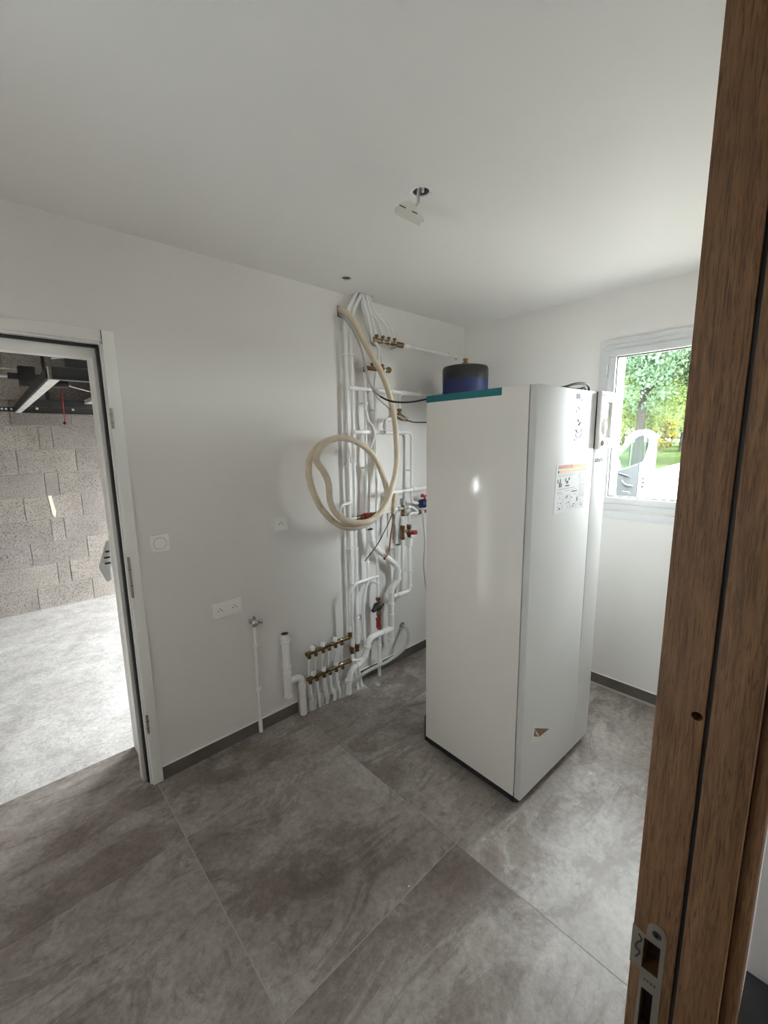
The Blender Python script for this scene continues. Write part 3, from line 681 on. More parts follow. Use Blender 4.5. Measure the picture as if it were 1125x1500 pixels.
# dangling connector
jb = thing('lamp_connector', (-1.668, -1.0, 2.39), 'cream plastic lamp connector dangling on wires from the ceiling', 'lamp connector')
RM = Matrix.Translation((-1.672, -1.0, 2.418)) @ Matrix.Rotation(math.radians(-43), 4, 'Z') @ Matrix.Rotation(math.radians(25), 4, 'Y') @ Matrix.Rotation(math.radians(18), 4, 'X')
def rot(mb):
    mb.v = [tuple(RM @ Vector(q)) for q in mb.v]; return mb
rot(MB().prism([(-0.048, -0.016), (0.040, -0.016), (0.048, -0.010), (0.048, 0.012), (0.028, 0.014), (0.010, 0.030), (-0.008, 0.034), (-0.028, 0.028), (-0.046, 0.014)], (0, -0.013, 0), X, Z, Y, 0.026)).build('body', 'junction_cream', jb, bevel=0.003)
rot(MB().box(-0.047, 0.047, -0.0142, 0.014, -0.017, 0.009)).build('cover', 'junction_cream', jb, bevel=0.002)
rot(MB().box(-0.042, -0.018, -0.0146, -0.0138, 0.0085, 0.0115)).build('slot', 'dark_gap', jb)
rot(MB().box(0.006, 0.026, -0.0146, -0.0138, 0.0085, 0.0115)).build('slot', 'dark_gap', jb)
rot(MB().box(0.044, 0.054, -0.006, 0.006, -0.004, 0.008)).build('tab', 'junction_cream', jb, bevel=0.002)
rot(MB().box(-0.054, -0.044, -0.006, 0.006, -0.014, 0.002)).build('tab', 'junction_cream', jb, bevel=0.002)
for dx, rr_ in ((0.0, 0.003), (0.008, 0.0025)):
    pth = [(-1.636+dx, -1.010, 2.528), (-1.640+dx, -1.008, 2.490), (-1.638+dx, -1.005, 2.468), (-1.652+dx, -1.002, 2.452), (-1.668+dx, -1.0, 2.444)]
    MB().sweep(smoothpath(pth), rr_, 8).build('wire', 'paper_white' if dx == 0 else 'cable_grey', jb)
MB().lathe((-1.620, -1.015, 2.500), Z, [(0.004, 0), (0.005, 0.005), (0.005, 0.03)], 10).build('connector_tip', 'white_pvc', s1)

# ------------------------------------------------------------------ pipework on the back wall
def clip(x, z, y, r, parent, vertical=True, mat='pipe_white'):
    ax = Z if vertical else X
    m_ = MB().lathe((x, y, z) if vertical else (x, y, z), ax, [(r+.0005, -0.007), (r+.0050, -0.007), (r+.0050, 0.007), (r+.0005, 0.007)], 16)
    m_.cyl((x, y+r*0.6, z), (x, -0.0003, z), 0.006, 8)
    if vertical: m_.box(x+r*.3, x+r+.011, y-.005, y+.005, z-.006, z+.006)
    else: m_.box(x-.006, x+.006, y-.005, y+.005, z+r*.3, z+r+.011)
    return m_.build('clip', mat, parent)
def couple(p, d, r, ln, parent, mat='drain_white', name='coupling', k=0.0034):
    d = Vector(d).normalized(); a = Vector(p)-d*ln/2
    return MB().lathe(a, d, [(r, 0), (r+k, 0.0005), (r+k, ln-.0005), (r, ln)], 18).build(name, mat, parent)
def pipe(label, path, r, mat='pipe_white', fil=0.035, flex=False, clips=(), name='water_pipe', cat='pipe', step=5):
    P = smoothpath(path, step) if flex else fillet(path, fil)
    t = thing(name, tuple(path[-1]), label, cat)
    MB().sweep(P, r, 12).build('tube', mat, t)
    for c in clips: clip(c[0], c[1], c[2], r, t, c[3] if len(c) > 3 else True)
    return t
# risers
t = pipe('left of the two white riser pipes, bent at the ceiling', [(-1.115, -0.035, 2.52), (-1.188, -0.035, 2.395), (-1.208, -0.035, 2.32), (-1.218, -0.035, 0.297)], 0.0115, fil=0.03, clips=[(-1.209, 2.155, -0.035), (-1.212, 1.50, -0.035), (-1.215, 0.953, -0.035)])
couple((-1.218, -0.035, 0.315), Z, 0.0115, 0.05, t, 'pipe_white', k=.003)
couple((-1.208, -0.035, 1.958), Z, 0.0115, 0.06, t, 'pipe_white', k=.003)
couple((-1.214, -0.035, 1.257), Z, 0.0115, 0.04, t, 'pipe_white', k=.003)
t = pipe('right of the two white riser pipes, bent at the ceiling', [(-1.075, -0.035, 2.52), (-1.150, -0.035, 2.395), (-1.165, -0.035, 2.34), (-1.176, -0.035, 0.305)], 0.0115, fil=0.03, clips=[(-1.166, 2.155, -0.035), (-1.170, 1.50, -0.035), (-1.173, 0.953, -0.035), (-1.175, 0.477, -0.035)])
couple((-1.176, -0.035, 0.325), Z, 0.0115, 0.05, t, 'pipe_white', k=.003)
for x, lab in ((-1.222, 'brass union at the foot of the left white riser'), (-1.180, 'brass union at the foot of the right white riser')):
    t = thing('pipe_union', (x, -0.035, 0.25), lab, 'pipe fitting')
    MB().lathe((x, -0.035, 0.245), Z, [(0.015, 0), (0.015, 0.014), (0.0125, 0.016), (0.0125, 0.024), (0.016, 0.026), (0.016, 0.046), (0.012, 0.05)], 8).build('body', 'brass_dark', t)
pipe('white sleeve below the left riser going into the floor', [(-1.222, -0.035, 0.25), (-1.221, -0.040, 0.16), (-1.212, -0.07, -0.002)], 0.011, fil=0.04)
pipe('white sleeve below the right riser going into the floor', [(-1.180, -0.035, 0.25), (-1.178, -0.038, 0.12), (-1.175, -0.07, -0.002)], 0.011, fil=0.04)
# ceiling bundle of thin tubes
bl = [[(-1.081, -.05, 2.52), (-1.064, -.05, 2.447), (-1.043, -.05, 2.404), (-1.019, -.05, 2.308), (-1.005, -.05, 2.245)],
      [(-1.062, -.055, 2.52), (-1.029, -.055, 2.435), (-1.002, -.055, 2.367), (-0.972, -.05, 2.29)],
      [(-1.047, -.05, 2.52), (-1.013, -.05, 2.431), (-0.959, -.05, 2.370), (-0.919, -.05, 2.29)],
      [(-1.038, -.06, 2.52), (-1.000, -.06, 2.433), (-0.916, -.055, 2.385), (-0.878, -.05, 2.338), (-0.866, -.05, 2.29)],
      [(-1.035, -.04, 2.52), (-0.99, -.045, 2.445), (-0.90, -.05, 2.405), (-0.838, -.05, 2.35), (-0.815, -.05, 2.292)]]
for q, lab, r in zip(bl, ('thickest white tube of the ceiling bundle, ending left of the top manifold', 'white tube from ceiling bundle to the first outlet of the top manifold', 'white tube from ceiling bundle to the second outlet of the top manifold', 'white tube from ceiling bundle to the third outlet of the top manifold', 'outermost bowed tube of the ceiling bundle, on the last manifold outlet'), (0.010, .0065, .0065, .0065, .005)):
    pipe(lab, q, r, flex=True)
pipe('white tube running behind the cream hose down to the lower brass valves', [(-1.072, -.028, 2.52), (-1.062, -.028, 2.439), (-1.045, -.028, 2.399), (-1.015, -.028, 2.266), (-0.998, -.028, 2.2), (-0.975, -.04, 2.115)], 0.008, 'pipe_white', flex=True)
# upper manifold
def manifold(name, x0, x1, y, z, label, outs, ringx, sgn, mat='brass', r=0.0135):
    t = thing(name, ((x0+x1)/2, y, z), label, 'manifold')
    MB().cyl((x0, y, z), (x1, y, z), r, 16).build('bar', mat, t)
    for x in outs: MB().lathe((x, y, z+sgn*r*0.6), (0, 0, sgn), [(0.008, 0), (0.008, 0.010), (0.0115, 0.012), (0.0115, 0.024), (0.008, 0.027)], 8).build('outlet', mat, t)
    for x in ringx: MB().cyl((x-.007, y, z), (x+.007, y, z), r+0.004, 20).build('collar', 'chrome', t)
    return t
t = manifold('brass_manifold', -1.000, -0.775, -0.05, 2.262, 'brass manifold with four upward outlets below the ceiling bundle', (-0.972, -0.919, -0.866, -0.815), (-0.925, -0.872, -0.82), 1)
MB().cyl((-0.785, -0.05, 2.262), (-0.742, -0.05, 2.262), 0.018, 8).build('end_nut', 'brass_dark', t)
MB().cyl((-1.010, -0.05, 2.262), (-0.985, -0.05, 2.262), 0.019, 8).build('end_nut', 'brass', t)
for x in (-0.945, -0.80): MB().box(x-.006, x+.006, -0.045, -0.0003, 2.236, 2.248).build('bracket', 'chrome', t)
pipe('white pipe with an elbow linking the two upper brass manifolds', [(-1.000, -.062, 2.245), (-0.978, -.062, 2.232), (-0.967, -.062, 2.2), (-0.968, -.055, 2.118)], 0.009, fil=.02)
pipe('thin white tube dropping to the right end of the lower brass valves', [(-0.950, -.05, 2.24), (-0.944, -.05, 2.205), (-0.926, -.05, 2.125)], 0.006, flex=True)
t = pipe('white pipe running from the top brass manifold to the room corner', [(-0.745, -0.05, 2.262), (-0.14, -0.045, 2.258), (-0.10, 0.0, 2.258)], 0.011, fil=.03)
for x in (-0.665, -0.25): clip(x, 2.261, -0.05, 0.011, t, False)
couple((-0.705, -0.05, 2.262), X, 0.011, 0.03, t, 'pipe_white')
t = manifold('brass_manifold', -1.065, -0.88, -0.05, 2.088, 'short brass valve manifold half hidden behind the cream hose', (-1.012, -0.972, -0.926), (-0.918,), 1, 'brass_dark')
MB().lathe((-1.070, -0.05, 2.060), Z, [(0.012, 0), (0.015, 0.005), (0.015, 0.03), (0.012, 0.036)], 8).build('elbow', 'brass_dark', t)
MB().sphere((-0.872, -0.052, 2.092), 0.020, 10).build('end_cap', 'brass', t)
# long verticals
v4 = [(-1.066, -.04, 2.065), (-1.068, -.04, 1.82), (-1.076, -.04, 0.85), (-1.073, -.04, 0.712), (-1.107, -.042, 0.650), (-1.126, -.045, 0.590), (-1.128, -.045, 0.33), (-1.110, -.05, 0.257), (-1.140, -.065, 0.205), (-1.19, -.07, 0.198), (-1.265, -.07, 0.222)]
t = pipe('long white pipe from the hidden valves curving into the lower floor manifold', v4, 0.0095, fil=0.04, clips=[(-1.071, 1.47, -.04), (-1.068, 1.875, -.04)])
couple((-1.075, -.04, 0.83), Z, 0.0095, 0.035, t, 'pipe_white')
pipe('thin white bypass loop bulging around the middle horizontal pipe', [(-1.069, -.052, 1.83), (-1.062, -.058, 1.767), (-1.034, -.07, 1.728), (-1.022, -.072, 1.672), (-1.045, -.06, 1.61), (-1.072, -.045, 1.56)], 0.008, flex=True)
t = pipe('slim white vertical pipe leading down to the pressure reducer', [(-0.974, -.045, 2.075), (-0.978, -.04, 2.04), (-0.986, -.04, 2.0), (-0.987, -.04, 1.3), (-1.0, -.05, 0.74), (-1.003, -.055, 0.578)], 0.008, fil=.02, clips=[(-0.987, 1.835, -.04), (-1.002, 0.68, -.053)])
couple((-0.999, -.05, 0.731), Z, 0.008, 0.05, t, 'pipe_white', k=.003)
t = pipe('upper horizontal white pipe teed off the riser towards the cabinet', [(-1.205, -.05, 1.958), (-0.45, -.05, 1.958)], 0.012)
for x in (-0.847, -0.57): clip(x, 1.958, -.05, 0.012, t, False)
for x in (-1.165, -0.725): couple((x, -.05, 1.958), X, 0.012, 0.05, t, 'pipe_white', k=.003)
pipe('short white drop from the upper horizontal pipe to the gold valve', [(-0.725, -.05, 1.955), (-0.773, -.05, 1.945), (-0.774, -.05, 1.85)], 0.010, fil=.03)
t = thing('check_valve', (-0.774, -.05, 1.775), 'gold and bronze valve with grey cap beside the black cables', 'valve')
MB().lathe((-0.774, -.05, 1.852), (0, 0, -1), [(0.014, 0), (0.016, 0.002), (0.016, 0.016), (0.012, 0.018), (0.012, 0.03), (0.015, 0.032), (0.015, 0.045)], 8).build('upper_nut', 'brass', t)
MB().lathe((-0.782, -.05, 1.803), (0.72, -0.1, -0.28), [(0.019, -0.012), (0.021, 0.0), (0.021, 0.035), (0.016, 0.045)], 16).build('body', 'brass_dark', t)
MB().lathe((-0.740, -.056, 1.787), (0.72, -0.1, -0.12), [(0.016, 0), (0.018, 0.002), (0.018, 0.026), (0.015, 0.03)], 16).build('cap', 'print_grey', t)
t = pipe('middle horizontal white pipe turning down beside the cabinet', [(-1.172, -.05, 1.695), (-0.654, -.05, 1.697), (-0.660, -.05, 1.20), (-0.56, -.05, 1.183)], 0.011, fil=.045)
clip(-0.758, 1.695, -.05, 0.011, t, False); clip(-0.657, 1.43, -.05, 0.011, t)
for x in (-1.09, -0.91): couple((x, -.05, 1.695), X, 0.011, 0.06, t, 'pipe_white', k=.003)
t = pipe('short white stub elbow rising from the middle horizontal pipe', [(-0.909, -.05, 1.70), (-0.909, -.05, 1.778), (-0.845, -.05, 1.781)], 0.012, fil=.035)
couple((-0.909, -.05, 1.735), Z, 0.012, 0.025, t, 'pipe_white', k=.003)
t = pipe('lower horizontal white pipe with open flange crossing behind the hose', [(-0.935, -.07, 1.293), (-0.46, -.07, 1.301)], 0.0115)
couple((-0.925, -.07, 1.293), X, 0.0115, 0.03, t, 'pipe_white', k=.006); clip(-0.660, 1.299, -.07, 0.0115, t, False)
pipe('white U-bent tube leaving the riser towards the red mixing valve', [(-1.214, -.05, 1.257), (-1.276, -.062, 1.256), (-1.306, -.062, 1.231), (-1.302, -.062, 1.195), (-1.266, -.06, 1.164), (-1.226, -.06, 1.157), (-1.165, -.06, 1.157)], 0.009, flex=True)
t = thing('mixing_valve', (-1.07, -.06, 1.14), 'brass mixing valve with red handle seen inside the hose loop', 'valve')
MB().lathe((-1.178, -.06, 1.158), X, [(0.010, 0), (0.013, 0.003), (0.013, 0.022), (0.010, 0.025), (0.010, 0.032), (0.017, 0.036), (0.017, 0.058)], 8).build('inlet_nut', 'brass_dark', t)
MB().lathe((-1.122, -.06, 1.160), X, [(0.018, 0), (0.022, 0.008), (0.022, 0.040), (0.018, 0.048)], 16).build('handle', 'red_plastic', t)
MB().lathe((-1.076, -.06, 1.161), X, [(0.016, 0), (0.019, 0.004), (0.019, 0.030), (0.013, 0.034), (0.013, 0.045), (0.017, 0.048), (0.017, 0.075), (0.011, 0.08)], 8).build('body', 'brass', t)
pipe('white pipe joining the mixing valve to the chrome safety group', [(-1.0, -.06, 1.162), (-0.90, -.055, 1.164), (-0.815, -.06, 1.174)], 0.010, fil=.03)
pipe('short thin tube hanging below the end of the hose coil', [(-0.888, -.04, 1.16), (-0.887, -.04, 0.985)], 0.006)
# safety group
t = thing('safety_group', (-0.756, -.055, 0.94), 'brass and chrome safety valve group with grey cap above bronze body', 'valve')
MB().cyl((-0.80, -.058, 1.173), (-0.706, -.058, 1.172), 0.013, 8).build('cross_body', 'chrome', t)
MB().cyl((-0.756, -.058, 1.126), (-0.756, -.058, 1.20), 0.013, 8).build('cross_body', 'brass_dark', t)
MB().lathe((-0.755, -.055, 1.195), Z, [(0.017, 0), (0.0195, 0.005), (0.0195, 0.040), (0.015, 0.045)], 16).build('grey_cap', 'print_grey', t)
MB().lathe((-0.756, -.056, 1.142), (0, 0, -1), [(0.013, 0), (0.016, 0.006), (0.016, 0.02), (0.011, 0.026)], 12).build('lower_nut', 'brass_dark', t)
MB().cyl((-0.7565, -.055, 1.12), (-0.7575, -.055, 1.05), 0.0095, 12).build('tube', 'pipe_white', t)
MB().lathe((-0.758, -.055, 0.946), Z, [(0.012, 0), (0.017, 0.004), (0.017, 0.022), (0.0135, 0.026), (0.0135, 0.06), (0.015, 0.064), (0.0175, 0.08), (0.0175, 0.098), (0.012, 0.102)], 12).build('valve_body', 'brass_dark', t)
t = thing('relief_valve', (-0.695, -.06, 0.955), 'bronze relief valve with dark red cap above the drain funnel', 'valve')
MB().cyl((-0.75, -.057, 1.003), (-0.70, -.06, 1.003), 0.010, 10).build('bridge', 'brass_dark', t)
MB().lathe((-0.695, -.06, 0.955), Z, [(0.012, 0), (0.014, 0.01), (0.019, 0.025), (0.022, 0.04), (0.019, 0.055), (0.014, 0.062), (0.017, 0.066), (0.017, 0.09), (0.014, 0.094)], 14).build('body', 'brass_dark', t)
MB().lathe((-0.68, -.068, 0.985), (1, -0.2, -0.02), [(0.012, 0), (0.0165, 0.012), (0.0165, 0.042), (0.011, 0.048)], 16).build('cap', 'red_plastic', t)
pipe('white tube with elbow rising from the relief valve to the cabinet', [(-0.696, -.06, 1.045), (-0.696, -.06, 1.125), (-0.60, -.062, 1.122)], 0.0095, fil=.03)
pipe('white tube leaving the chrome cross and dipping beside the cabinet', [(-0.71, -.058, 1.172), (-0.655, -.06, 1.170), (-0.62, -.062, 1.138), (-0.598, -.062, 1.124)], 0.009, fil=.03)
t = thing('compression_fitting', (-0.59, -.062, 1.11), 'brass compression fitting with white end next to the cabinet edge', 'pipe fitting')
MB().lathe((-0.605, -.062, 1.123), X, [(0.012, 0), (0.017, 0.004), (0.017, 0.026), (0.013, 0.03)], 8).build('nut', 'brass', t)
MB().lathe((-0.578, -.064, 1.122), X, [(0.015, 0), (0.016, 0.02), (0.012, 0.03)], 12).build('sleeve', 'pipe_white', t)
MB().cyl((-0.55, -.064, 1.122), (-0.45, -.064, 1.122), 0.011, 10).build('tail', 'brass_dark', t)
t = thing('ball_valve', (-0.55, -.065, 1.15), 'blue and copper ball valve with red butterfly handle at the cabinet edge', 'valve')
MB().lathe((-0.592, -.065, 1.184), X, [(0.012, 0), (0.030, 0.010), (0.034, 0.03), (0.034, 0.05)], 20).build('blue_end', 'tank_blue', t)
MB().lathe((-0.542, -.065, 1.184), X, [(0.032, 0), (0.032, 0.03), (0.018, 0.04), (0.018, 0.10)], 20).build('body', 'copper', t)
MB().box(-0.562, -0.50, -.075, -.06, 1.232, 1.244).cyl((-0.535, -.067, 1.215), (-0.535, -.067, 1.236), 0.008, 8).lathe((-0.560, -.067, 1.230), Z, [(0.012, 0), (0.015, 0.01), (0.010, 0.026)], 10).build('handle', 'red_plastic', t)
# thin discharge and funnel drain
pipe('straight white discharge pipe below the bronze safety valve', [(-0.757, -.055, 0.95), (-0.757, -.05, 0.56)], 0.0105)
t = thing('drain_funnel', (-0.698, -.06, 0.89), 'white drain funnel catching the relief valve outlet', 'funnel')
MB().lathe((-0.698, -.06, 0.885), Z, [(0.0145, 0), (0.024, 0.010), (0.0255, 0.06), (0.0275, 0.062), (0.0275, 0.068), (0.0245, 0.068), (0.022, 0.02), (0.012, 0.012)], 24).build('cup', 'drain_white', t)
t = pipe('slim white waste pipe from the funnel turning into the thick drain', [(-0.698, -.06, 0.893), (-0.692, -.06, 0.548), (-0.86, -.06, 0.548)], 0.0145, 'drain_white', fil=.035, name='waste_pipe')
clip(-0.694, 0.70, -.06, 0.0145, t)
couple((-0.692, -.06, 0.59), Z, 0.0145, 0.012, t); couple((-0.79, -.06, 0.548), X, 0.0145, 0.05, t)
# thick drains
def open_end(parent, top, d, r, mat='drain_white'):
    d = Vector(d).normalized(); top = Vector(top)
    MB().lathe(top-d*0.055, d, [(r, 0), (r+.003, 0.001), (r+.003, 0.055), (r-.003, 0.055), (r-.003, 0.012), (0, 0.012)], 24).build('socket', mat, parent)
    MB().lathe(top-d*0.022, d, [(r-.0031, 0), (r-.0055, 0.001), (r-.0055, 0.0225), (r+.0005, 0.0235), (r-.0028, 0.0255)], 24).build('seal_ring', 'black_rubber', parent)
    MB().lathe(top-d*0.040, d, [(r-.0035, 0), (r-.0035, 0.002), (0, 0.002)], 20).build('bore', 'dark_gap', parent)
dr = [(-1.062, -.06, 1.03), (-1.045, -.06, 0.955), (-0.81, -.06, 0.760), (-0.809, -.06, 0.660), (-0.880, -.06, 0.610), (-0.888, -.06, 0.222)]
t = pipe('thick white drain pipe with diagonal offset and open black-sealed top', dr, 0.0205, 'drain_white', fil=.03, name='waste_pipe')
open_end(t, (-1.068, -.06, 1.068), (-0.17, 0, 1), 0.0205)
for p_, d_ in (((-1.053, -.06, 0.99), (-.2, 0, 1)), ((-1.015, -.06, 0.93), (.82, 0, -.67)), ((-0.845, -.06, 0.788), (.82, 0, -.67)), ((-0.809, -.06, 0.725), Z), ((-0.809, -.06, 0.672), Z), ((-0.881, -.06, 0.585), Z), ((-0.883, -.06, 0.50), Z), ((-0.885, -.06, 0.42), Z), ((-0.888, -.06, 0.235), Z)): couple(p_, d_, 0.0205, 0.022, t)
t = pipe('short upright white drain branch with open black-sealed top', [(-0.812, -.058, 0.87), (-0.809, -.06, 0.73)], 0.0185, 'drain_white', name='waste_pipe')
open_end(t, (-0.812, -.058, 0.917), Z, 0.0185); clip(-0.811, 0.885, -.058, 0.0215, t)
d3 = [(-0.885, -.065, 0.321), (-1.085, -.07, 0.321), (-1.118, -.07, 0.29), (-1.122, -.07, 0.245), (-1.165, -.07, 0.178), (-1.275, -.075, 0.160), (-1.293, -.075, -0.002)]
t = pipe('thick white waste pipe snaking from the drain down into the floor', d3, 0.0205, 'drain_white', fil=.055, name='waste_pipe')
for p_, d_ in (((-0.965, -.067, 0.321), X), ((-1.119, -.07, 0.268), Z), ((-1.145, -.07, 0.208), (.55, 0, .83)), ((-1.215, -.072, 0.17), X), ((-1.290, -.075, 0.095), Z)): couple(p_, d_, 0.0205, 0.02, t)
t = pipe('white pipe sweeping left then down into the upper floor manifold', [(-1.003, -.055, 0.731), (-1.06, -.06, 0.735), (-1.20, -.065, 0.733), (-1.262, -.07, 0.690), (-1.266, -.07, 0.62), (-1.266, -.07, 0.425)], 0.0105, fil=.05)
couple((-1.266, -.07, 0.44), Z, 0.0105, 0.04, t, 'pipe_white', k=.0035)
# pressure reducer
t = thing('pressure_reducer', (-1.0, -.06, 0.345), 'bronze pressure reducer with black conical knob and red lever', 'valve')
MB().lathe((-1.006, -.06, 0.585), (0, 0, -1), [(0.010, 0), (0.017, 0.003), (0.017, 0.018), (0.012, 0.02), (0.012, 0.028)], 8).build('top_nut', 'brass_dark', t)
MB().sphere((-0.998, -.062, 0.525), 0.027, 12).build('body', 'brass_dark', t)
MB().lathe((-1.01, -.066, 0.525), (-1, -0.25, -0.22), [(0.029, 0), (0.031, 0.008), (0.029, 0.02), (0.020, 0.038), (0.016, 0.052), (0.013, 0.066)], 20).build('knob', 'black_rubber', t)
MB().lathe((-0.985, -.085, 0.535), (0.4, -1, 0), [(0.009, 0), (0.009, 0.008), (0.004, 0.009)], 10).build('gauge_plug', 'brass', t)
MB().lathe((-0.999, -.06, 0.505), (0, 0, -1), [(0.013, 0), (0.013, 0.03), (0.018, 0.034), (0.018, 0.055), (0.014, 0.06), (0.0155, 0.09), (0.0155, 0.12), (0.019, 0.125), (0.019, 0.15), (0.012, 0.158)], 12).build('ball_valve', 'copper', t)
MB().cyl((-1.012, -.075, 0.418), (-1.028, -.082, 0.418), 0.006, 8).box(-1.038, -1.026, -.090, -.074, 0.39, 0.447).box(-1.045, -1.03, -.088, -.076, 0.438, 0.452).box(-1.042, -1.026, -.088, -.076, 0.384, 0.396).build('lever', 'red_plastic', t)
t = pipe('straight white supply pipe rising from the floor to the pressure reducer', [(-1.0, -.058, 0.35), (-1.0, -.055, 0.002)], 0.0125)
couple((-1.0, -.057, 0.22), Z, 0.0125, 0.03, t, 'pipe_white'); clip(-1.0, 0.10, -.056, 0.0125, t)
t = pipe('grey flexible conduit from the wall hole sagging down to the floor', [(-0.712, 0.09, 0.262), (-0.714, 0.0, 0.264), (-0.722, -.05, 0.270), (-0.742, -.095, 0.238), (-0.775, -.105, 0.168), (-0.856, -.105, 0.132), (-0.981, -.105, 0.115), (-1.149, -.108, 0.117), (-1.236, -.108, 0.100), (-1.268, -.09, 0.045), (-1.272, -.07, -0.002)], 0.012, 'hose_grey', flex=True, name='conduit', cat='conduit')
# floor manifolds
PX = (-1.578, -1.530, -1.476, -1.431, -1.382, -1.332)
for z, lab in ((0.388, 'upper of the two brass heating manifolds above the floor'), (0.224, 'lower of the two brass heating manifolds above the floor')):
    t = thing('heating_manifold', (-1.43, -.07, z), lab, 'manifold')
    MB().cyl((-1.60, -.07, z), (-1.285, -.07, z), 0.013, 16).build('bar', 'brass', t)
    for x in PX: MB().lathe((x, -.07, z-.008), (0, 0, -1), [(0.008, 0), (0.008, 0.008), (0.0125, 0.010), (0.0125, 0.022), (0.009, 0.026)], 8).build('outlet', 'brass', t)
    for x in (-1.545, -1.453, -1.436, -1.345): MB().cyl((x-.005, -.07, z), (x+.005, -.07, z), 0.017, 20).build('collar', 'chrome', t)
    for x in (-1.553, -1.478, -1.386): MB().lathe((x, -.07, z+.010), Z, [(0.009, 0), (0.015, 0.003), (0.0155, 0.020), (0.012, 0.026), (0, 0.027)], 16).build('valve_cap', 'white_pvc', t)
    for x in (-1.5, -1.36): MB().box(x-.006, x+.006, -.062, -.0003, z-.004, z+.004).build('bracket', 'chrome', t)
    if z > .3:
        MB().lathe((-1.285, -.07, z), X, [(0.014, 0), (0.017, 0.002), (0.017, 0.014), (0.013, 0.016)], 8).build('nut', 'brass', t)
        MB().sweep(fillet([(-1.272, -.07, z), (-1.266, -.07, z+.002), (-1.266, -.07, z+.036)], 0.01), 0.0145, 12).build('elbow', 'brass', t)
    else:
        MB().lathe((-1.287, -.07, z), X, [(0.014, 0), (0.0165, 0.002), (0.0165, 0.018), (0.012, 0.024)], 8).build('nut', 'brass', t)
feet = (-1.560, -1.507, -1.455, -1.400, -1.362, -1.335)
ords = ('first', 'second', 'third', 'fourth', 'fifth', 'sixth')
for k, x in enumerate(PX):
    t = thing('heating_tube', (x, -.04, 0), 'white heating tube from the upper manifold, %s outlet from the thick waste pipe' % ords[k], 'tube', 'tubes of the upper heating manifold')
    MB().sweep(smoothpath([(x, -.07, 0.358), (x+.002, -.058, 0.30), (x+.012, -.038, 0.22), (x+.014, -.030, 0.10), (x+.016, -.026, -0.002)]), 0.0075, 10).build('tube', 'pipe_white', t)
    if k < 5:
        t = thing('heating_tube', (feet[k], -.06, 0), 'white sleeved heating tube from the lower manifold, %s outlet from the thick waste pipe' % ords[k], 'tube', 'tubes of the lower heating manifold')
        y1 = -.052-.004*k
        MB().sweep(smoothpath([(x, -.07, 0.196), (x+.003, -.071, 0.15), (x+.008, -.068, 0.11), (feet[k]-.003, y1-.008, 0.05)]), 0.0082, 10).build('tube', 'pipe_white', t)
        MB().sweep(smoothpath([(x+.007, -.069, 0.118), (x+.010, -.068, 0.10), (feet[k]-.004, y1-.009, 0.045), (feet[k], y1, -0.002)]), 0.0115, 10).build('sleeve', 'sleeve_white', t)
for q, lab in (((-1.553, -0.040, 0.075, 0.024), 'short wide white sleeve stub on the floor beside the thick waste pipe'), ((-1.480, -0.020, 0.08, 0.022), 'short white sleeve stub behind the middle heating tubes'), ((-1.318, -0.045, 0.085, 0.017), 'short white sleeve stub beside the snaking waste pipe')):
    o = MB().lathe((q[0], q[1], -0.002), Z, [(q[3], 0), (q[3], q[2]), (q[3]-.003, q[2]), (q[3]-.003, 0.02), (0, 0.02)], 18).build('sleeve_stub', 'sleeve_white'); tag(o, lab, 'pipe sleeve')
# left stand pipe
t = pipe('upright white stand pipe with open black-sealed top and capped foot', [(-1.719, -.045, 0.50), (-1.717, -.045, 0.165)], 0.0205, 'drain_white', name='waste_pipe')
open_end(t, (-1.719, -.045, 0.552), Z, 0.0205)
clip(-1.719, 0.505, -.045, 0.0235, t); clip(-1.718, 0.342, -.045, 0.0205, t)
MB().lathe((-1.717, -.045, 0.315), (0, 0, -1), [(0.021, 0), (0.0245, 0.004), (0.0245, 0.14), (0.022, 0.152)], 20).build('tee_body', 'drain_white', t)
MB().lathe((-1.717, -.045, 0.175), (0, 0, -1), [(0.0255, 0), (0.0265, 0.003), (0.0265, 0.016), (0.02, 0.02)], 20).build('foot_cap', 'drain_white', t)
t = pipe('thick white waste pipe bending from the stand pipe down into the floor', [(-1.71, -.045, 0.252), (-1.625, -.05, 0.250), (-1.623, -.05, 0.002)], 0.0205, 'drain_white', fil=.042, name='waste_pipe')
couple((-1.624, -.05, 0.185), Z, 0.0205, 0.035, t)
# tap
t = pipe('thin white pipe climbing the wall from the floor to the chrome tap', [(-1.888, -.016, 0.655), (-1.888, -.016, 0.002)], 0.0085, clips=[(-1.888, 0.53, -.016), (-1.888, 0.262, -.016)])
MB().cyl((-1.888, -.016, 0.002), (-1.888, -.016, 0.085), 0.0115, 12).build('lower_sleeve', 'pipe_white', t)
t = thing('washing_machine_tap', (-1.888, -.02, 0.64), 'small chrome wall tap on top of the thin white pipe', 'tap')
MB().lathe((-1.89, -0.0003, 0.675), (0, -1, 0), [(0.022, 0), (0.022, 0.004), (0.012, 0.008), (0.012, 0.035), (0.016, 0.037), (0.016, 0.055), (0.012, 0.058)], 16).build('body', 'chrome', t)
MB().lathe((-1.888, -.018, 0.675), (0, 0, -1), [(0.009, 0), (0.009, 0.012), (0.0125, 0.014), (0.0125, 0.030), (0.009, 0.034)], 8).build('union_nut', 'chrome', t)
MB().lathe((-1.880, -.040, 0.674), (0.92, -0.4, 0), [(0.010, 0), (0.010, 0.012), (0.0145, 0.015), (0.0145, 0.028), (0.010, 0.030), (0.006, 0.022)], 14).build('spout', 'chrome', t)
MB().lathe((-1.896, -.052, 0.678), (-0.5, -0.85, 0.1), [(0.010, 0), (0.017, 0.004), (0.016, 0.014), (0.010, 0.018)], 12).build('handle', 'chrome', t)

